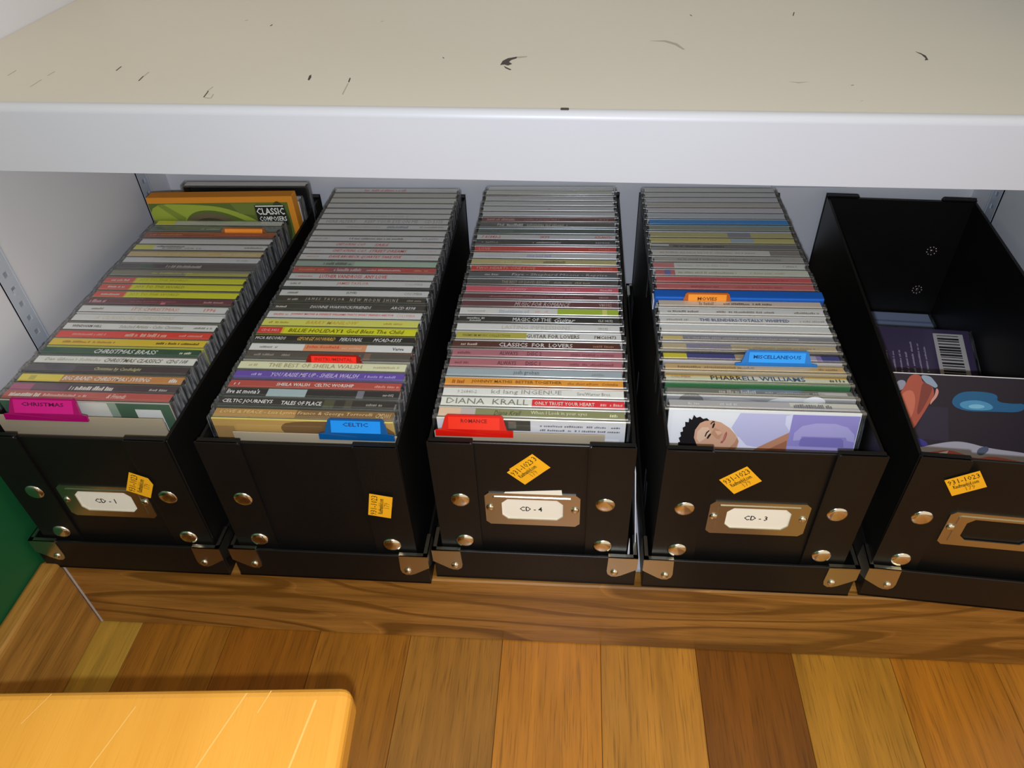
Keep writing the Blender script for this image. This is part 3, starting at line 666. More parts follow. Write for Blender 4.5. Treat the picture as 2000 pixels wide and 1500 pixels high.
B2 = [
 (18, 'a8814a', [('LOVE & PEACE - Lisa Lynne Franco & George Tortorelli', .03, .88, 'd8bc88', {'i': .15, 'b': False, 'v': (.3, .8)}), ('CM2001', .9, .98, 'd8bc88', {'i': .2, 'b': False})], [(.46, 1, '7c5e3c')], {'edge': 'e8c060'}, 'golden brown spine'),
 (28, '33302e', [('CELTIC JOURNEYS', .02, .31, 'dedad0', {'v': (.2, .8)}), ('TALES OF PLACE', .36, .59, 'dedad0', {'v': (.22, .72)}), (None, .84, .93, '8a867c', SM)], [(.6, .66, '4a4c3a'), (.72, .76, '4a463c')], {'edge': '3a3835'}, 'black spine reading CELTIC JOURNEYS'),
 (37.5, '2c2a2c', [("live at mona's", .01, .2, 'e8e4dc', {'i': .1, 'v': (.25, .85)}), ('mr-002', .91, .97, 'c8c4bc', SM)], [(.245, .47, '93a4a8'), (.76, .8, '6c6c76')], {'edge': '48443e'}, "black spine and grey blue block reading live at mona's"),
 (46, 'a04840', [(None, .03, .06, 'f0d0c8', SM), ('SHEILA WALSH   CELTIC WORSHIP', .28, .73, 'eccfc6', {'v': (.3, .72)}), (None, .85, .99, 'c88a7c', SM)], [], {'edge': 'b86a60'}, 'brick red spine reading CELTIC WORSHIP'),
 (56, '5c4696', [(None, .1, .16, 'a89cc8', SM), ('YOU RAISE ME UP - SHEILA WALSH', .21, .73, 'b8acd4', IT), (None, .77, .95, '9a8cc0', SM)], [], {'edge': '403070'}, 'purple spine reading YOU RAISE ME UP'),
 (66, 'd8cea4', [('THE BEST OF SHEILA WALSH', .18, .74, '8a7a58', {'b': False}), (None, .06, .11, 'a89878', SM), (None, .8, .96, 'a89878', SM)], [], {'edge': '5a5048'}, 'cream spine reading THE BEST OF'),
 (77.5, '4c4844', [(None, .05, .17, '8a857c', SM), (None, .22, .28, '8a857c', SM), (None, .53, .7, '9c968c')], [(.72, .76, '6a564c')], {'edge': '908a80'}, 'charcoal spine behind the red divider tab'),
 (87, 'd4d0c8', [(None, .06, .17, '77736a', SM), ('John Scofield', .35, .55, 'c03020', {'v': (.3, .8)}), ('Verve', .88, .95, '3a3834', {'v': (.25, .7)}), (None, .57, .69, 'f0a090', SM)], [(.335, .72, 'f0805c')], {'edge': 'e06a48'}, 'white spine with an orange block reading Verve'),
 (96.5, '282624', [('MCA RECORDS', .01, .2, 'e4e0d8', {'i': .1, 'v': (.3, .75)}), ('GEORGE HOWARD', .27, .51, 'c89a4a', IT), ('PERSONAL', .54, .68, 'd8d4cc', IT), ('MCAD-6335', .75, .92, 'd8d4cc', IT)], [], {'edge': '35332f'}, 'black spine with gold and white lettering'),
 (106.5, 'e2da1e', [('CDG 3421', .02, .13, 'f0c8b8', SM), ('BILLIE HOLIDAY', .195, .52, '5c5410', {'i': .15, 'v': (.2, .8)}), ('God Bless The Child', .56, .92, '5c5410', {'i': .15, 'v': (.2, .82)}), ('-', .53, .54, '5c5410')], [(0, .15, 'cc3430'), (.15, .165, 'e8a020')], {'edge': '8a8430'}, 'yellow and red spine reading God Bless The Child'),
 (117, 'd4bc58', [(None, .04, .17, '9a7c38', SM), ('BARRY MANILOW', .28, .61, 'b09038', IT), (None, .78, .9, 'a08838', SM)], [], {'edge': 'f4e45c'}, 'gold spine'),
 (127, 'dcd8d0', [(None, .03, .14, 'c87a70', SM), ("JOHNNY MATHIS & DENIECE WILLIAMS-THAT'S WHAT FRIENDS ARE FOR", .15, .82, R_, {'v': (.3, .72), 'i': .1}), ('COLUMBIA', .84, .96, 'c87a70', {'b': False, 'v': (.3, .7)})], [], {'edge': 'e6e2da'}, "white spine reading THAT'S WHAT FRIENDS ARE FOR in red"),
 (137, '3a3835', [(None, .02, .09, 'b0aca4', SM), ('DIONNE WARWICK/FRIENDS', .25, .65, 'e8e4dc', {'i': .15, 'v': (.25, .75)}), ('ARCD 8398', .78, .94, 'e8e4dc', {'i': .15, 'v': (.25, .75)})], [], {'edge': '42403c'}, 'black spine with bold white lettering reading FRIENDS'),
 (147, '36342f', [(None, .08, .15, '9a968c', SM), ('J A M E S   T A Y L O R', .2, .46, 'a8a49a', {'b': False}), ('N E W   M O O N   S H I N E', .5, .82, 'a8a49a', {'b': False}), (None, .87, .98, '77736a', SM)], [], {'edge': '4a463f'}, 'black spine reading NEW MOON SHINE'),
 (156.5, 'dedad0', [(None, .05, .12, '6a665e', SM), ('(LIVE)', .45, .52, '4a4640', {'v': (.3, .75)}), ('COLUMBIA', .84, .96, '6a665e', {'b': False, 'v': (.3, .7)})], [], {'edge': 'ffffff'}, 'white spine reading LIVE'),
 (169.5, 'ccc8bc', [(None, .04, .11, '77736a', SM), ('JAMES TAYLOR', .36, .58, 'c06a5e', {'v': (.2, .8)}), ('COLUMBIA', .83, .95, '8a867c', {'b': False, 'v': (.3, .7)})], [], {'edge': '2a2826'}, 'grey white spine with one red name'),
 (180, 'd8d0c4', [(None, .04, .16, 'b87a70', SM), ('LUTHER VANDROSS  ANY LOVE', .21, .68, R_, {'v': (.18, .82)}), ('EPIC COMPACT DISC', .72, .96, 'b0988a', {'b': False, 'v': (.3, .7)})], [], {}, 'white spine with red lettering reading ANY LOVE'),
 (190, '984440', [(None, .04, .22, 'b8764a', SM), (None, .29, .48, 'b89a98'), (None, .52, .78, 'b89a98', SM), (None, .85, .95, 'c07a5a', SM)], [(.25, .55, '7c4a4e')], {}, 'brownish red spine'),
 (199.5, '7e8c80', [(None, .2, .4, '4a504a')], [(.42, 1, '8a9c8c')], {'edge': 'cfc8b8'}, 'sage green spine'),
 (210, 'd2ccc2', [(None, .04, .14, 'b08a80', SM), ('DAVE BRUBECK QUARTET TAKE FIVE', .21, .73, R_, {'v': (.22, .8), 'i': .15}), ('COLUMBIA', .84, .98, 'c08a80', {'b': False, 'v': (.3, .7)})], [], {}, 'white spine with red lettering reading TAKE FIVE'),
 (220, 'cec8be', [(None, .04, .15, 'b0908a', SM), ('CHET ATKINS, C.G.P.', .21, .46, 'b8443c', IT), ('STREET DREAMS', .48, .75, 'b8443c', IT), ('COLUMBIA', .83, .97, 'c08a80', {'b': False, 'v': (.3, .7)})], [], {}, 'white spine with red lettering reading STREET DREAMS'),
 (230, 'cac4ba', [(None, .04, .15, 'b8a09a', SM), ('CHET ATKINS, C.G.P.', .21, .43, 'b84840', IT), ('SAILS', .5, .6, 'b84840', IT), ('COLUMBIA', .83, .97, 'c08a80', {'b': False, 'v': (.3, .7)})], [], {}, 'white spine with red lettering reading SAILS'),
 (240, 'c4c0b6', [(None, .03, .15, '8a867c', SM), (None, .29, .7, '5a564e', SM), ('ATLANTIC', .84, .96, '77736a', {'v': (.3, .7)})], [], {}, 'grey white spine reading ATLANTIC in dark grey'),
 (250, 'a8a49a', [], [], {}, 'blank grey spine'),
 (261, 'b4b0a6', [(None, .22, .5, '8a867c', SM), (None, .54, .7, '6a7074'), (None, .78, .97, '77736a', SM)], [], {}, 'grey spine with sparse dark print'),
 (271, 'b6b2a6', [('HERB ALPERT', .06, .29, '77736a', {'b': False, 'v': (.15, .85)}), ('KEEP YOUR EYE ON ME', .36, .77, '77736a', {'b': False, 'v': (.15, .85)}), ('CD 5125', .82, .96, '77736a', {'b': False, 'v': (.15, .85)})], [], {}, 'grey spine reading KEEP YOUR EYE ON ME'),
 (281, 'b0aca0', [(None, .15, .35, '9a968a', SM), (None, .38, .68, '908c80', SM)], [], {}, 'grey spine with faint print'),
 (291, 'b8b4a8', [(None, .2, .9, 'a29e92', SM)], [(.02, .1, '9cac98')], {}, 'grey spine with a pale green end'),
 (301, 'bcb6aa', [(None, .22, .9, 'a49c90', SM)], [], {}, 'pale grey spine with faint brown print'),
 (311, '9c988e', [], [], {}, 'blank mid grey spine'),
 (321.5, '8c8a84', [], [], {'edge': 'aaa69c'}, 'blank dark grey spine'),
 (332, 'bcb0a6', [(None, .23, .58, 'b06058'), (None, .7, .97, 'b08a84', SM)], [], {}, 'pinkish grey spine with red print'),
]
B3 = [
 (23, '82835c', [('Diana Krall', .3, .44, '4a4a34', {'i': .25, 'b': False}), ('When I Look in your eyes', .5, .8, 'd8d8b4', {'b': False, 'v': (.3, .85)}), (None, .92, .96, 'c8c8a0', SM)], [(0, .12, 'd8b498'), (.12, .2, 'b8aaa4')], {'edge': 'd8d0bc'}, 'olive green spine with a peach end'),
 (33, 'd8d4c6', [('DIANA  KRALL', .03, .48, '77736a', {'b': False, 'v': (.2, .9)}), ('ONLY TRUST YOUR HEART', .515, .84, 'f0ccc0', {'v': (.28, .72)}), (None, .87, .99, 'e8a8a0', SM)], [(.5, 1, 'cc3038', .0, 1)], {'edge': 'e0dacb'}, 'half white half red spine reading ONLY TRUST YOUR HEART'),
 (43, 'dad6c8', [('9 26840-2', .08, .19, '8a867c', {'b': False, 'v': (.3, .7)}), ('kd lang INGENUE', .27, .66, '8a8678', {'b': False, 'v': (.15, .85)}), ('Sire/Warner Bros.', .745, .93, '77736a', {'b': False, 'v': (.3, .7)})], [], {'edge': 'fbf8ee'}, 'white spine reading INGENUE'),
 (53, 'e08a34', [(None, .04, .12, '9a5018', IT), ('JOHNNY MATHIS  BETTER TOGETHER', .15, .66, '7c4a14', {'v': (.25, .75)}), ('the duet album', .69, .86, '7c4a14', SMI), ('Columbia', .88, .97, '5a3408', SMI)], [], {'edge': 'b06a28'}, 'orange spine reading BETTER TOGETHER'),
 (63, '8e9aa0', [('josh groban', .385, .53, '50565a', {'b': False, 'v': (.15, .85)}), (None, .82, .9, '7c868a', SM)], [], {'edge': 'b8c0cc'}, 'grey blue spine'),
 (73.5, '9c6068', [(None, .03, .11, '744048', SM), ('ALWAYS', .28, .39, '60303c'), ('DISC 1', .445, .53, '60303c'), (None, .7, .95, '7c4450', SM)], [], {'edge': 'a8888c'}, 'mauve ALWAYS DISC 1 spine beside the grey blue'),
 (84, '96606a', [(None, .03, .11, '744048', SM), ('ALWAYS', .28, .39, '60303c'), ('DISC 2', .445, .53, '60303c'), (None, .7, .95, '7c4450', SM)], [], {'edge': 'a09090'}, 'mauve ALWAYS DISC 2 spine beside the dark brown'),
 (94, '4c2c26', [(None, .05, .15, 'b0a094', SM), ('CLASSICS  FOR  LOVERS', .28, .72, 'e8dccc', {'v': (.2, .8)}), (None, .84, .97, '8a6044', SM)], [], {'edge': '8a807a'}, 'dark brown spine reading CLASSICS FOR LOVERS'),
 (104.5, 'cfcaba', [('PREMIUM MUSIC COLLECTION', .04, .33, '6c682c', {'v': (.3, .7)}), ('GUITAR FOR LOVERS', .43, .75, '5a5240', {'v': (.2, .8)}), ('PMC60473', .84, .97, '5a5240', {'v': (.25, .75)})], [(0, .43, '9c9444')], {'edge': 'e8e4d4'}, 'half olive half white spine reading GUITAR FOR LOVERS'),
 (115, 'd0ccc0', [('LASTING IMPRESSIONS', .28, .7, 'a09c90', {'b': False}), ('V80142', .87, .93, '77736a', SM)], [], {'edge': 'dad6ca'}, 'white spine reading LASTING IMPRESSIONS'),
 (124.5, '2c2c2c', [(None, .05, .16, 'a8a8a4', {'v': (.5, .8)}), (None, .07, .14, 'a8a8a4', {'v': (.15, .4)}), ('MAGIC OF THE', .34, .58, 'eae6de', {'v': (.2, .8)}), ('Guitar', .59, .72, 'eae6de', {'i': .35, 'v': (.1, .85)}), ('CLS 14132', .87, .96, 'b8b4ac', {'v': (.3, .7)})], [], {'edge': '777770'}, 'black spine reading MAGIC OF THE Guitar'),
 (134.5, 'c8c4ba', [(None, .05, .16, 'a09c90', SM), (None, .25, .44, '98a0a8'), (None, .47, .56, 'b49a98', SM)], [(.62, 1, '8ca034'), (.9, .93, 'b8c468')], {'edge': 'e0dcd0'}, 'white spine with a lime green block'),
 (144.5, '5a383c', [('MUSIC FOR ROMANCE', .34, .69, 'c8a8a4', {'i': .2, 'b': False, 'v': (.15, .85)}), ('V80102', .88, .96, 'b89a94', {'b': False})], [], {'edge': 'e6dede'}, 'dark maroon spine reading MUSIC FOR ROMANCE'),
 (154.5, '543438', [(None, .17, .78, '86585c', SM), ('V80103', .88, .94, 'b89a94', SM)], [], {'edge': 'd8d0d0'}, 'dark maroon spine with sparse red letters'),
 (164.5, 'b8505c', [('Serenity', .26, .4, 'dc98a0', {'i': .2, 'b': False}), (None, .5, .75, 'cc7884', SM), (None, .88, .96, 'd89aa0', SM)], [], {'edge': 'd0b8c4'}, 'rose pink spine'),
 (174.5, '4a4844', [('THE BEST OF DAVID BENOIT', .23, .55, '98907c', {'b': False}), (None, .58, .82, '8a8474', SM)], [], {'edge': '8a8a8c'}, 'charcoal spine reading THE BEST OF'),
 (185, '4c4e50', [(None, .1, .2, '98989a', SM), ('Faye - Shepherd Moons - Reprise', .29, .93, 'a8a8a8', {'i': .2, 'b': False})], [], {'edge': '8c9298'}, 'slate grey spine reading Shepherd Moons'),
 (194.5, 'ac3c34', [('TWO HEARTS, ONE LOVE', .03, .44, 'd89488', {'i': .15, 'b': False}), ('HALLMARK', .82, .97, 'cc8074', {'b': False, 'v': (.3, .7)})], [], {'edge': 'b08070'}, 'red spine reading TWO HEARTS, ONE LOVE'),
 (204.5, '9c9468', [(None, .2, .35, 'b0a880', SM), (None, .5, .65, '6c6848')], [], {'edge': 'c8c4b0'}, 'khaki spine'),
 (214.5, 'bcbab8', [(None, .03, .2, '9c9cb0', SM), (None, .37, .55, '8c8ca4')], [], {'edge': 'e0e0e0'}, 'pale grey spine with faint lilac print'),
 (225, 'a83c38', [('LOVE', .03, .11, 'd08c80', {'b': False}), ('HALLMARK', .81, .96, 'c87c70', {'b': False, 'v': (.3, .7)})], [], {'edge': 'b89080'}, 'red spine reading LOVE alone'),
 (235.5, '3c3e3e', [('9  26771-2', .04, .16, 'b0b0ac', SM), (None, .41, .61, '9c9c98', SM), ('REPRISE', .86, .96, 'a0a09c', SM)], [], {'edge': 'f2f0ea'}, 'black spine in front of a white one'),
 (245, 'ccc8be', [('7 81843-2', .03, .17, 'b84840', {'i': .15}), ('SKYY', .46, .53, 'b84840'), ('ATLANTIC', .85, .98, 'b84840', {'v': (.3, .75), 'i': .15})], [], {'edge': 'd0ccc8'}, 'white spine with red lettering reading ATLANTIC'),
 (255, '46504c', [(None, .1, .26, '5c6660', SM)], [], {'edge': '70787c'}, 'dark bottle grey spine behind the ATLANTIC one'),
 (266, '484a48', [('Phil', .13, .18, 'a8a8a0'), (None, .2, .32, 'a8a8a0'), (None, .35, .65, '8a8a82', IT)], [], {'edge': '8c9498'}, 'charcoal spine reading Phil in pale letters'),
 (276, '5c3c3c', [(None, .04, .25, '98706c', IT), (None, .32, .6, '8a605c', SM), (None, .85, .95, '98706c', SM)], [], {'edge': 'c8c4c0'}, 'brownish maroon spine'),
 (286, 'aaa69c', [], [], {'edge': 'b8b4ac'}, 'blank grey spine behind the brownish maroon one'),
 (296, 'b6b2a8', [(None, .5, .52, 'b07060', SM)], [], {'edge': 'c8c8c8'}, 'grey spine with one small red mark'),
 (306.5, 'b2aea6', [(None, .2, .45, '9c988e', SM)], [], {'edge': 'dedede'}, 'grey spine with faint print at its middle'),
 (316.5, 'b8b6b0', [], [], {'edge': 'e4e4e4'}, 'blank pale grey spine with a bright edge'),
 (328, '98948c', [], [], {'edge': '6c5c58'}, 'blank grey spine with a brown edge'),
 (337.5, '9c9a94', [], [], {'edge': 'a8a6a0'}, 'blank grey spine against the back of the box'),
]
B4 = [
 (41, 'b0aeb0', [(None, .1, .16, 'd8d8d8', SM), (None, .27, .36, 'd0d0d0', SM), (None, .66, .86, '77767a')], [(.645, 1, 'd2ccc0', .45, 1)], {'edge': 'f0ece6', 'lean': .205, 'thick': 11.5}, 'a lying man pictured on its cover'),
 (53.5, '74746e', [(None, .28, .48, 'b0b0aa'), (None, .53, .85, 'a0a09a', SM)], [(.82, .97, 'b8b8b4', .3, .8)], {'edge': 'a8a8a8', 'lean': .2}, 'silver grey spine and a cloudy grey cover'),
 (66, 'd8dcb0', [('COLUMBIA', .03, .14, '9a5038', {'v': (.45, .85), 'b': False}), ('PHARRELL WILLIAMS', .25, .77, '3c3c28', {'v': (.15, .95)}), (None, .9, .98, '5a5a40')], [(0, 1, 'c89c3c', .8, 1), (0, 1, '2f5c38', 0, .12)], {'edge': '2c5c36', 'lean': .19}, 'pale green spine with large dark lettering'),
 (77, 'b89c6c', [(None, .07, .2, '7c6844', SM), (None, .22, .5, '8a7650', SM), (None, .85, .96, '8a7650', SM)], [], {'edge': '8a7c60', 'lean': .175}, 'tan spine in front of the blue divider tab'),
 (88, '3a3f78', [], [(0, .135, 'd8b430'), (.41, .47, '9c8a70'), (.77, .87, '9c98a8'), (.87, .9, '7c6ca0')], {'edge': '8c8a90', 'lean': .155}, 'navy spine with a yellow end block'),
 (98, 'a89c80', [(None, .2, .9, '8c8470', SM)], [(.14, .4, '787690')], {'edge': '1c1a1c', 'lean': .135}, 'sandy grey spine with a black edge'),
 (108, '77757a', [(None, .15, .8, '9a98a0', SM)], [(0, .12, 'b4a468', .2, .8)], {'edge': '8c8a8a', 'lean': .11}, 'grey spine with a sandy end block'),
 (118, 'c4c2bc', [], [], {'edge': 'e8e6e0', 'lean': .085}, 'blank white grey spine'),
 (128, 'ccc8bc', [(None, .04, .17, '8a867c', SM), ('THE BLENDERS-TOTALLY WHIPPED', .24, .78, '4c5478', {'v': (.22, .78)}), (None, .84, .99, '98948a', SM)], [], {'edge': 'f2ecd8', 'lean': .06}, 'white spine reading TOTALLY WHIPPED'),
 (138, 'c4c0b4', [(None, .05, .24, '6c685e', SM), (None, .35, .7, '77736a', SM), (None, .82, .97, '77736a', SM)], [], {'edge': 'c8ccd8', 'lean': .035}, 'white spine with three runs of small grey print'),
 (148, 'a89c90', [(None, .25, .34, '77685a'), (None, .4, .7, '5c5048', SM)], [], {'edge': 'd0ccc4', 'lean': .012}, 'taupe spine in front of the blue slipcase'),
 None,
 (171, 'a45858', [(None, .22, .4, '8a4048', SM), (None, .5, .8, '94484e', SM)], [], {'edge': 'c8a090'}, 'rosy red spine behind the blue slipcase'),
 (181, 'a84c4c', [(None, .2, .85, '944044', SM)], [], {'edge': 'c07a70', 'thick': 9.4}, 'red spine second behind the blue slipcase'),
 (191, 'b2ac98', [(None, .15, .55, '8a8474', SM), (None, .62, .85, '98927e', SM)], [(0, .13, '9c5a58'), (.06, .1, '5c5c88')], {'edge': 'd8d0bc'}, 'cream spine with a red and blue end'),
 (201, 'b4aea0', [(None, .16, .5, '9c968a', SM), (None, .86, .95, '8c867a', SM)], [(0, .14, 'a06464')], {'edge': 'c0bab0'}, 'cream spine with a dull red end'),
 (211, '88847e', [(None, .15, .85, '6c6862', SM)], [], {'edge': 'a8a4a0'}, 'grey spine with small dark print'),
 (221, 'a09c94', [(None, .05, .7, '88847c', SM)], [(.8, 1, '6c665e')], {'edge': '98948c'}, 'grey spine with a dark end block'),
 (231, '5c5a58', [(None, .15, .5, '302e2c', SM)], [(0, .12, 'c8c4c4', .6, .9)], {'edge': '908c88'}, 'dark grey spine with a white streak'),
 (240.5, '98905c', [], [(.56, .72, '7c8890')], {'edge': 'dcd878', 'thick': 9.4}, 'olive yellow spine with a blue grey block'),
 (250.5, '8c865c', [], [(.55, .71, '68686e')], {'edge': 'dcd878'}, 'olive spine with a slate block'),
 (262, '6c7068', [], [], {'edge': '8a9098'}, 'plain grey green spine'),
 (273, '2a68a8', [], [], {'edge': '4c88c0'}, 'bright blue spine'),
 (283.5, '8c9094', [], [], {'edge': '98989a'}, 'plain blue grey spine behind the bright blue one'),
 (294, '98949a', [], [], {'edge': 'a8a4a8'}, 'plain lilac grey spine'),
 (304, '8e8a84', [], [], {'edge': 'a8a498'}, 'plain warm grey spine'),
 (314, '949298', [], [], {'edge': 'b0aeb4'}, 'plain cool grey spine'),
 (324, 'b0b0b2', [], [], {'edge': 'b8b8ba'}, 'plain light grey spine'),
 (334, 'a09490', [], [], {'edge': '8c8480'}, 'pinkish grey spine against the back of the box'),
]
GROUPS = {1: 'discs in the box labelled CD - 1', 2: 'discs in the box without a label holder', 3: 'discs in the box labelled CD - 4', 4: 'discs in the box labelled CD - 3'}
SHORT = {1: 'box CD-1', 2: 'the unlabelled box', 3: 'box CD-4', 4: 'box CD-3'}
CDX = {1: -1.0, 2: 0.6, 3: -1.0, 4: -2.0}
DISC = {}
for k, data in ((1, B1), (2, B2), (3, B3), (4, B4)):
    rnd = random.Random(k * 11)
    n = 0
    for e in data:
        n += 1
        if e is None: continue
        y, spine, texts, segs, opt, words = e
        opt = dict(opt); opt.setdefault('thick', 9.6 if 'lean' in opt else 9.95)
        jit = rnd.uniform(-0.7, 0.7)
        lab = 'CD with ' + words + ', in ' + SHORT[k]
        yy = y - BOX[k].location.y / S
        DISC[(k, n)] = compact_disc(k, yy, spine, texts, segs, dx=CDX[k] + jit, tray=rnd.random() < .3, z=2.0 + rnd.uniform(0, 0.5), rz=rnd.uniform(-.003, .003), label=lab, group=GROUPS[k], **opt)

# ------------------------------------------------------------------ printed covers that face the room
def chaikin(p, k=2):
    for _ in range(k):
        q = []
        for i in range(len(p)):
            a, b = p[i], p[(i + 1) % len(p)]
            q += [(a[0] * .75 + b[0] * .25, a[1] * .75 + b[1] * .25), (a[0] * .25 + b[0] * .75, a[1] * .25 + b[1] * .75)]
        p = q
    return p
def flat_art(parent, layers, name='cover_print', y0=0.6, step=0.05, fn=None, soft=True):
    """layers: (colour, polygon in x, z); each lies a hair in front of the one before"""
    mb = MB(); cols = []
    for i, (h, poly) in enumerate(layers):
        if h not in cols: cols.append(h)
        if soft and 5 <= len(poly) < 25: poly = chaikin(poly)
        n = len(poly)
        a = sum(poly[j][0] * poly[(j + 1) % n][1] - poly[(j + 1) % n][0] * poly[j][1] for j in range(n))
        if a < 0: poly = poly[::-1]
        y = y0 - step * i * (0.5 if len(layers) > 10 else 1)
        pts = [(p[0], y, p[1]) if fn is None else fn(p[0], p[1], i) for p in poly]
        mb.add(pts, [list(range(n))], cols.index(h))
    return mb.build(name, [paper(h) for h in cols], parent)
def rect(x0, x1, z0, z1): return [(x0, z0), (x1, z0), (x1, z1), (x0, z1)]
def ell(cx, cz, rx, rz_, n=16, rot=0.0):
    c, s = math.cos(rot), math.sin(rot)
    return [(cx + rx * math.cos(2 * math.pi * i / n) * c - rz_ * math.sin(2 * math.pi * i / n) * s, cz + rx * math.cos(2 * math.pi * i / n) * s + rz_ * math.sin(2 * math.pi * i / n) * c) for i in range(n)]
TOP = CH - 2.0
# first disc of the CD - 1 box: green and white back cover with a bar code
L = [('dcdad2', rect(-59.5, 59.5, 60, TOP)), ('4c6a54', rect(-59.5, -46, 60, TOP)), ('4c6a54', rect(22, 59.5, 60, TOP)), ('e6e4e0', rect(34, 52, 70, TOP - 5)), ('98a898', rect(16, 22, 60, TOP))]
for i in range(7): L.append(('28262c', rect(47 + i * .7, 47.3 + i * .7, 100, 124)))
flat_art(DISC[(1, 1)], L)
# first disc of the unlabelled box: golden brown cover
flat_art(DISC[(2, 1)], [('c09a58', rect(-59.5, 59.5, 60, TOP)), ('7c5c38', [(-16, TOP - 6), (-8, TOP), (59.5, TOP), (59.5, TOP - 22), (10, TOP - 17), (-12, TOP - 13)]), ('a88450', rect(-59.5, -46, 60, TOP - 6))])
# first disc of the CD - 4 box: white back cover with tiny print and a photograph strip
L = [('d8d6d8', rect(-59.5, 59.5, 60, TOP)), ('4c4840', rect(-20, 0, TOP - 9, TOP)), ('6c685c', rect(-14, -9, TOP - 7, TOP - 1)), ('e6e4e6', rect(44, 56, 70, TOP - 14))]
for i in range(5): L.append(('3a383c', rect(47 + i * 1.2, 47.5 + i * 1.2, 100, 118)))
p = flat_art(DISC[(3, 1)], L)
mb = MB()
for z in (TOP - 4.6, TOP - 8.2): put_marks(mb, 6, 56, z, z + 1.6, lambda u, v: (u, 0.2, v))
mb.build('small_print', paper('77747a'), DISC[(3, 1)])
# first disc of the CD - 3 box: a man lying on his side on a white and lavender cover
def G(zx, zy):
    t = (zy - 735) / 280.0; l, r = 300 - 28 * t, 1795 - 57 * t
    return (-57 + 116 * (zx - l) / (r - l), 138.6 - (zy - 735) * 0.118)
P = lambda *pts: [G(*q) for q in pts]
def arc(cx, cz, rx, rz_, a0, a1, n=12): return [(cx + rx * math.cos(math.radians(a0 + (a1 - a0) * i / n)), cz + rz_ * math.sin(math.radians(a0 + (a1 - a0) * i / n))) for i in range(n + 1)]
L = [('eceaec', P((300, 735), (1795, 735), (1700, 1200), (250, 1200))),
     ('c6c2e2', P((845, 735), (1262, 735), (1240, 850), (1060, 930), (985, 955), (900, 940), (830, 890), (775, 830))),
     ('dedcf0', P((1210, 745), (1262, 735), (1250, 850), (1205, 800))),
     ('e6e4f4', P((835, 885), (900, 940), (990, 952), (905, 1005), (880, 1060), (700, 1080), (820, 970))),
     ('c48a6a', P((1000, 948), (1250, 845), (1225, 985), (1150, 1018), (1100, 1100), (840, 1100), (880, 1010))),
     ('a86c50', P((930, 1000), (1080, 960), (1225, 900), (1222, 985), (1150, 1018), (1100, 1100), (880, 1100))),
     ('9a8fcc', P((1264, 735), (1797, 735), (1700, 1200), (1170, 1200))),
     ('b3aada', P((1272, 900), (1280, 850), (1340, 805), (1450, 785), (1600, 785), (1700, 805), (1755, 850), (1760, 900), (1700, 890), (1690, 870), (1340, 870), (1330, 895))),
     ('8479bd', P((1322, 925), (1330, 890), (1355, 876), (1650, 876), (1672, 890), (1676, 935), (1330, 935))),
     ('aaa1d6', P((1225, 935), (1750, 940), (1742, 985), (1218, 985))),
     ('1c1719', P((356, 1000), (352, 965), (345, 935), (362, 930), (350, 905), (368, 895), (362, 868), (384, 862), (380, 838), (402, 828), (400, 800), (428, 802), (432, 775), (455, 786), (470, 754), (492, 772), (520, 764), (545, 778), (575, 772), (605, 792), (560, 800), (520, 815), (495, 850), (490, 900), (510, 950), (545, 985), (540, 1030), (520, 1100), (420, 1100), (430, 1040), (385, 1025))),
     ('d6a688', P((520, 806), (560, 790), (620, 785), (690, 796), (760, 830), (812, 872), (838, 915), (830, 950), (800, 985), (750, 1020), (700, 1060), (560, 1060), (545, 985), (500, 950), (474, 900), (482, 850))),
     ('c08c70', P((700, 1035), (760, 1005), (815, 960), (838, 915), (825, 890), (800, 930), (750, 970), (690, 1000), (620, 1018), (600, 1060))),
     ('e6c0a4', P((500, 860), (540, 830), (590, 830), (610, 860), (570, 900), (520, 930), (495, 905))),
     ('c99474', P((612, 870), (640, 830), (690, 850), (705, 870), (680, 905), (655, 900))),
     ('e0b294', P((640, 850), (690, 852), (700, 866), (668, 880))),
     ('a85850', P((688, 928), (708, 905), (722, 870), (738, 852), (742, 872), (728, 905), (706, 930))),
     ('c87c70', P((700, 915), (716, 893), (728, 868), (734, 866), (724, 898), (708, 920))),
     ('2c1c18', P((578, 900), (590, 880), (606, 868), (614, 874), (600, 892), (586, 906))),
     ('2c1c18', P((618, 830), (625, 808), (636, 798), (642, 808), (634, 826), (626, 836))),
     ('3a261f', P((560, 888), (572, 862), (596, 846), (600, 852), (580, 868), (568, 892))),
     ('3a261f', P((604, 806), (622, 788), (640, 790), (640, 796), (622, 798), (610, 812))),
     ('cb9676', P((530, 1030), (548, 1000), (580, 985), (620, 990), (645, 1015), (600, 1060), (550, 1060))),
     ('a56c52', P((560, 1022), (580, 1003), (608, 1003), (622, 1018), (600, 1040), (570, 1040)))]
flat_art(DISC[(4, 1)], L, y0=0.62, soft=False)
L = [('8c8c8e', rect(-59.5, 59.5, 60, TOP)), ('c4c4c8', ell(20, TOP - 4, 16, 5)), ('a8a8ac', ell(-20, TOP - 5, 22, 4)), ('5c5c5c', ell(-44, TOP - 3, 8, 5)), ('d0d0d4', ell(34, TOP - 2, 7, 4))]
flat_art(DISC[(4, 2)], L)

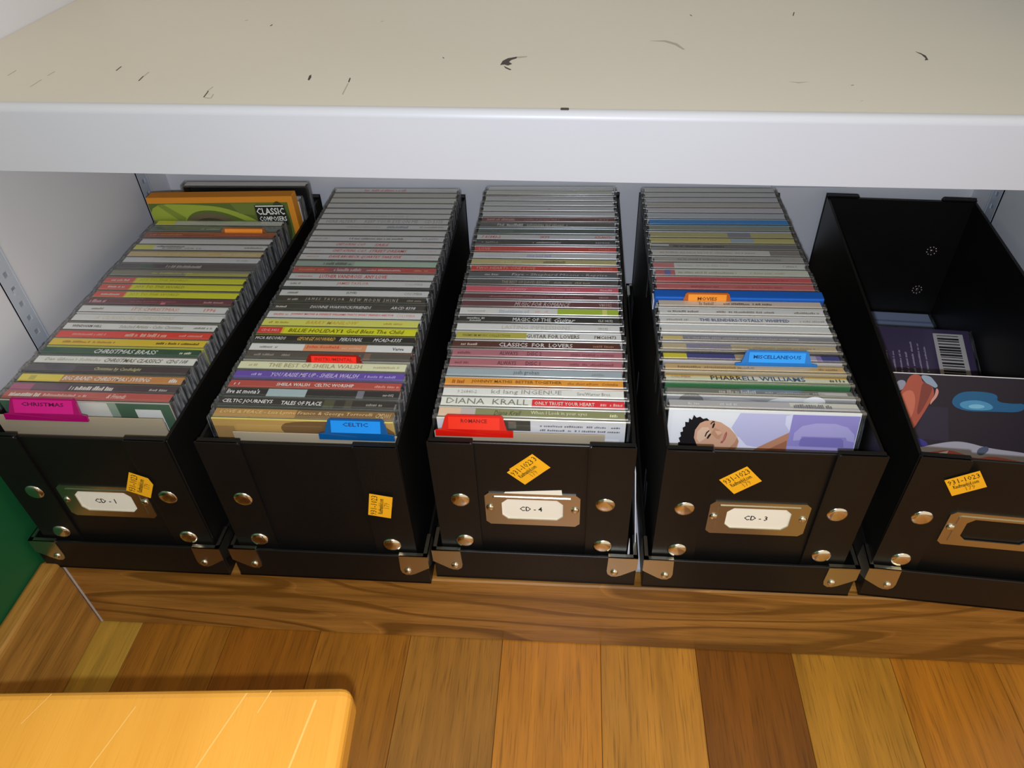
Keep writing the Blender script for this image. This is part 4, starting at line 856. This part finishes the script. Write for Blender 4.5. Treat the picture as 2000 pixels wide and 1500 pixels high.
# ------------------------------------------------------------------ larger cases among the discs
def case_thing(k, name, label, cat, dx, y, z, w_, h_, t_, lean=0.0, rz=0.0):
    bx = BOX[k]; r = thing(name, label, cat)
    c, s = math.cos(bx.rotation_euler.z), math.sin(bx.rotation_euler.z)
    r.location = (bx.location.x + (c * dx - s * y) * S, bx.location.y + (s * dx + c * y) * S, bx.location.z + z * S)
    r.rotation_euler = (-lean, 0, bx.rotation_euler.z + rz)
    return r
yb1 = -BOX[1].location.y / S
o = case_thing(1, 'slipcase', 'orange edged green slipcase reading CLASSIC COMPOSERS standing above the discs', 'CD slipcase', 2.6, 277 + yb1, 38.5, 142, 126, 11)
o.rotation_euler[1] = math.radians(-1.0)
ORANGE = paper('d88a28', 0.5)
MB().bbox(-68.6, 68.6, 0, 12, 0, 126, 0.6).build('card_case', ORANGE, o)
L = [('5c6a2c', rect(-68, 63.5, 40, 120.5)), ('98a63c', [(-68, 120.5), (-68, 96), (-40, 96), (-34, 108), (-20, 114), (2, 112), (28, 98), (44, 90), (30, 104), (4, 116), (-20, 119)]), ('7c8c34', [(-60, 119), (-40, 100), (-36, 106), (-54, 120)]),
     ('6a5e44', ell(-14, 96, 26, 15)), ('4c4630', ell(-14, 94, 20, 12)), ('6e7a34', [(10, 120), (34, 120), (30, 108), (16, 110)]), ('a4b048', [(36, 96), (52, 104), (48, 92)]), ('3c451f', ell(54, 100, 8, 22)), ('24241e', rect(32, 60, 98, 118)), ('e8e6dc', rect(33, 59, 116.6, 117.6))]
q = flat_art(o, L, y0=-0.1)
mb = MB(); f = lambda u, v: (u, -0.75, v)
put_text(mb, 'CLASSIC', 33, 59, 108.6, 115.4, f); put_text(mb, 'COMPOSERS', 34, 59.5, 102.2, 107, f)
mb.build('lettering', paper('e8e6dc'), q)
# two more cases at the back of the same box
def raw_disc(k, dx, y, z, spine, edge, label, lean=0.0, rz=0.0, h=1.0, tray=0, group=None):
    r = compact_disc(k, y, spine, (), (), edge=edge, tray=tray, dx=dx, z=z, lean=lean, rz=rz, label=label, group=group)
    r.scale = (1, 1, h)
    return r
raw_disc(1, 9, 296 + yb1, 2.0, '8c8a86', 'a8a6a4', 'CD with plain grey spine just behind the CLASSIC COMPOSERS slipcase', h=1.075, tray=1, group=GROUPS[1])
d = raw_disc(1, 9.5, 318 + yb1, 2.0, 'f0eee8', '0c0b0c', 'CD with a black cover at the very back of box CD - 1', h=1.10, group=GROUPS[1])
flat_art(d, [('080708', rect(-59.5, 59.5, 60, TOP + 0.3))])
# blue and white slipcase in the CD - 3 box
yb4 = -BOX[4].location.y / S
o = case_thing(4, 'slipcase', 'bright blue and white slipcase standing behind the MOVIES tab', 'CD slipcase', -1.5, 153.5 + yb4, 2.2, 126, 142, 10.5)
MB().bbox(-62.2, 62.2, 0.3, 10.6, 0, 143.5, 1.0, seg=2).build('card_case', paper('1d62c0', 0.4), o)
flat_art(o, [('d2d2cc', rect(-18, 41, 60, 137.5)), ('e4e4e0', rect(-60.5, -36, 60, 138.5)), ('c8c8c4', rect(40, 43, 60, 137.5))], y0=0.15)
MB().box(-63.2, -62.3, 0.6, 10.2, 10, 140).build('white_edge', paper('dcdce4'), o)

# ------------------------------------------------------------------ divider cards with coloured tabs
def divider(k, dx0, dx1, y, ztop, tx0, tx1, colr, bright, txt, words, tilt=0.5, th=12.0, card='a3947c', txtcol='50304a'):
    """card from dx0 to dx1; the tab sits between tx0 and tx1 on its top edge (all in the box's own mm)"""
    bx = BOX[k]; r = thing('divider_card', words, 'divider', (0, 0, 0), 0, 'tabbed divider cards in the boxes')
    r.location = bx.location + Vector((0, 0, 0)); r.rotation_euler = (0, 0, bx.rotation_euler.z)
    MB().box(dx0, dx1, y, y + 0.9, 2.2, ztop).build('card', paper(card, 0.75), r)
    tb = MB(); dk = plastic(colr)
    a, b = tx0, tx1
    poly = [(a, ztop - 2.5), (b, ztop - 2.5), (b, ztop + 1.5), (b - 4, ztop + 2.2), (b - 6.5, ztop + th - 1), (b - 8, ztop + th), (a + 8, ztop + th), (a + 6.5, ztop + th - 1), (a + 4, ztop + 2.2), (a, ztop + 1.5)]
    tb.prism(poly, y - 1.6, y - 0.05)
    mtx = Matrix.Translation((0, y, ztop)) @ Matrix.Rotation(-tilt, 4, 'X') @ Matrix.Translation((0, -y, -ztop))
    def bend(p): return tuple(mtx @ Vector(p)) if p[2] > ztop + 1 else p
    tb.v = [bend(p) for p in tb.v]
    t = tb.build('tab', dk, r)
    ins = MB(); i0, i1 = a + 8.5, b - 8.5
    ins.box(i0, i1, y - 1.95, y - 1.62, ztop + 2.6, ztop + th - 1.2); ins.xform(mtx)
    ins.build('tab_insert', plastic(bright), t)
    if txt:
        mb = MB(); m_ = (i0 + i1) / 2; hw = (i1 - i0) * (0.30 if len(txt) < 8 else 0.42)
        zc = ztop + 2.6 + (th - 3.8) * 0.55; hh = min(1.3, (th - 3.8) * .24); zc += 1.2 if th > 11 else 0; hw *= .85 if len(txt) < 10 else 1
        put_text(mb, txt, m_ - hw, m_ + hw, zc - hh, zc + hh, lambda u, v: (u, y - 2.1, v)); mb.xform(mtx)
        mb.build('lettering', paper(txtcol), t)
    return r
yy = {k: -BOX[k].location.y / S for k in (1, 2, 3, 4)}
wx = {k: BOX[k].location.x / S for k in (1, 2, 3, 4)}
divider(1, -60, -242 - wx[1], 15.5 + yy[1], 138.5, -351 - wx[1], -293 - wx[1], '9a0a5c', 'c81a7c', 'CHRISTMAS', 'beige divider card with a magenta tab at the front of box CD - 1', tilt=.45, th=13, txtcol='50103a')
divider(2, -193.5 - wx[2], -85.8 - wx[2], 9.2 + yy[2], 134.8, -136 - wx[2], -87 - wx[2], '0a4a80', '1c84d8', 'CELTIC', 'beige divider card with a blue tab reading CELTIC', tilt=.4, th=12, txtcol='0a3468')
divider(3, -62, 46, 14.2 + yy[3], 135.5, -61.5 - wx[3], -12 - wx[3], 'c4160c', 'e02a18', 'ROMANCE', 'beige divider card with a red tab reading ROMANCE', tilt=.4, th=12, txtcol='701008')
divider(2, -58, 58, 72.0 + yy[2], 139.8, -166 - wx[2], -117 - wx[2], '7c120c', 'f0281a', 'INSTRUMENTAL', 'divider card with a red tab halfway along the unlabelled box', tilt=.5, th=8.5, txtcol='881408')
divider(1, -60, 60, 250.5 + yy[1], 139.8, -296 - wx[1], -245 - wx[1], '8a4a10', 'f08c1c', None, 'divider card with an orange tab in front of the CLASSIC COMPOSERS slipcase', tilt=.5, th=8)
divider(4, -60, 58, 152.6 + yy[4], 138.8, 100.5 - wx[4], 145.5 - wx[4], 'b0560c', 'f8962a', 'MOVIES', 'divider card with an orange tab reading MOVIES', tilt=.25, th=11, txtcol='6c3008')
divider(4, -60, 58, 82.0 + yy[4], 139.8, 134 - wx[4], 188 - wx[4], '0a6cb8', '1c94e8', 'MISCELLANEOUS', 'divider card with a blue tab reading MISCELLANEOUS', tilt=.35, th=11, txtcol='0a3c74')

# ------------------------------------------------------------------ the nearly empty box
bx5 = BOX[5]
def in5(name, label, cat, dx, y, z, rx, rz=0.0):
    r = thing(name, label, cat); c, s = math.cos(bx5.rotation_euler.z), math.sin(bx5.rotation_euler.z)
    r.location = (bx5.location.x + (c * dx - s * y) * S, bx5.location.y + (s * dx + c * y) * S, bx5.location.z + z * S)
    r.rotation_euler = (rx, 0, bx5.rotation_euler.z + rz)
    return r
def lay_case(r, edge):
    for nm, me in (('case', CASE), ('lid', LIDM), ('disc_tray', TRAYMG), ('booklet', booklet_mesh(edge))): link(nm, me, r)
# flat at the back
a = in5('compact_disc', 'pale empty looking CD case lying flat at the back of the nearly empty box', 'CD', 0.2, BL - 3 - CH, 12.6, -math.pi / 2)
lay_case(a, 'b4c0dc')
flat_art(a, [('aab6d4', rect(-59.5, 59.5, 3, TOP)), ('8894b4', rect(-59.5, 59.5, TOP - 16, TOP - 13))])  # bluish reflection on the case, painted in as cover colours
# leaning on it: purple back cover with a bar code
sl = math.radians(17)
b = in5('compact_disc', 'CD with a purple back cover and bar code leaning in the nearly empty box', 'CD', 0.4, 113, 12.5, -(math.pi / 2 - sl))
lay_case(b, '4a3d5c')
L = [('4d3f60', rect(-59.5, 59.5, 3, TOP)), ('d4ccc8', rect(29, 54, 84, TOP - 4))]
zz = TOP - 6
rn = random.Random(3)
while zz > 88:
    hh = rn.choice((0.8, 1.2, 2.0)); L.append(('2c2830', rect(32, 50, zz - hh, zz))); zz -= hh + rn.choice((0.9, 1.3, 2.0))
flat_art(b, L)
mb = MB()
for i in range(11):
    x0 = -34 + i * 5.4
    put_marks(mb, 84 + rn.uniform(0, 6), TOP - rn.uniform(14, 28), 0, 1.7, lambda u, v, x0=x0: (x0 - v, 0.05, u))
mb.build('track_list', paper('b8aabc'), b)
# unfolded cover booklet leaning at the front
fth = math.radians(47)
f_ = in5('album_booklet', 'dark album booklet showing an arm, leaning at the front of the nearly empty box', 'booklet', 0.5, 7.0, 2.6, -(math.pi / 2 - fth), math.radians(1.6))
MB().box(-60.5, 60.5, 0, 1.0, 0, 149).build('pages', paper('d8d0cc'), f_)
def A(zx, zy): return ((zx - 540 - .23 * (zy - 720)) * .081 - 56.5, 148.6 - (zy - 724) * .083)
P = lambda *pts: [A(*q) for q in pts]
L = [('251c26', rect(-60.4, 60.4, 1, 148.6)),
     ('2c2434', P((1000, 1000), (1180, 1000), (1260, 1290), (960, 1280))),
     ('33489c', P((520, 735), (600, 745), (710, 795), (690, 850), (560, 860), (500, 800))),
     ('8c8c98', P((700, 790), (740, 778), (778, 800), (770, 860), (725, 880), (690, 840))),
     ('2a3264', P((560, 860), (700, 870), (720, 960), (600, 950))),
     ('a8503c', P((788, 728), (880, 728), (905, 790), (960, 800), (1010, 830), (1040, 900), (1015, 980), (985, 1080), (940, 1210), (880, 1260), (770, 1310), (730, 1160), (700, 1060), (706, 980), (770, 850))),
     ('c46a50', P((770, 880), (850, 860), (900, 960), (905, 1090), (860, 1180), (770, 1200), (720, 1040))),
     ('7c3a30', P((905, 790), (960, 800), (1010, 830), (1000, 920), (960, 1080), (930, 1060), (925, 940))),
     ('8c98a8', P((870, 728), (960, 735), (1010, 780), (1050, 820), (1030, 840), (985, 815), (930, 795))),
     ('d08c80', P((1036, 830), (1068, 862), (1064, 915), (1040, 955), (1024, 990), (1020, 950), (1042, 900))),
     ('34307c', P((790, 1300), (880, 1265), (960, 1262), (1080, 1300), (1110, 1350), (900, 1360), (810, 1375))),
     ('235a80', P((1180, 960), (1230, 860), (1400, 845), (1560, 865), (1560, 930), (1700, 940), (1800, 930), (1800, 1010), (1560, 1015), (1300, 1025))),
     ('4c8cb0', P((1250, 950), (1380, 920), (1500, 940), (1560, 985), (1500, 1010), (1300, 1008))),
     ('7ab4cc', P((1340, 970), (1420, 955), (1490, 975), (1440, 998), (1350, 995))),
     ('a09aa4', P((810, 1380), (930, 1350), (1010, 1365), (1150, 1320), (1300, 1285), (1420, 1290), (1600, 1330), (1900, 1350), (2050, 1380), (2050, 1700), (760, 1700))),
     ('b4584c', P((960, 1420), (1160, 1385), (1280, 1360), (1420, 1395), (1540, 1425), (1640, 1390), (1900, 1430), (2050, 1450), (2050, 1700), (850, 1700))),
     ('d8d4d4', P((1180, 1400), (1280, 1370), (1270, 1420), (1200, 1450))),
     ('4c5468', P((1520, 1330), (1590, 1310), (1610, 1350), (1560, 1400), (1510, 1380))),
     ('e0dcdc', P((890, 1385), (950, 1355), (1000, 1368), (940, 1405)))]
flat_art(f_, L, y0=-0.05)
MB().box(-60.4, 60.4, -0.9, 1.0, 148.7, 149.2).build('page_edge', paper('e6e0dc'), f_)
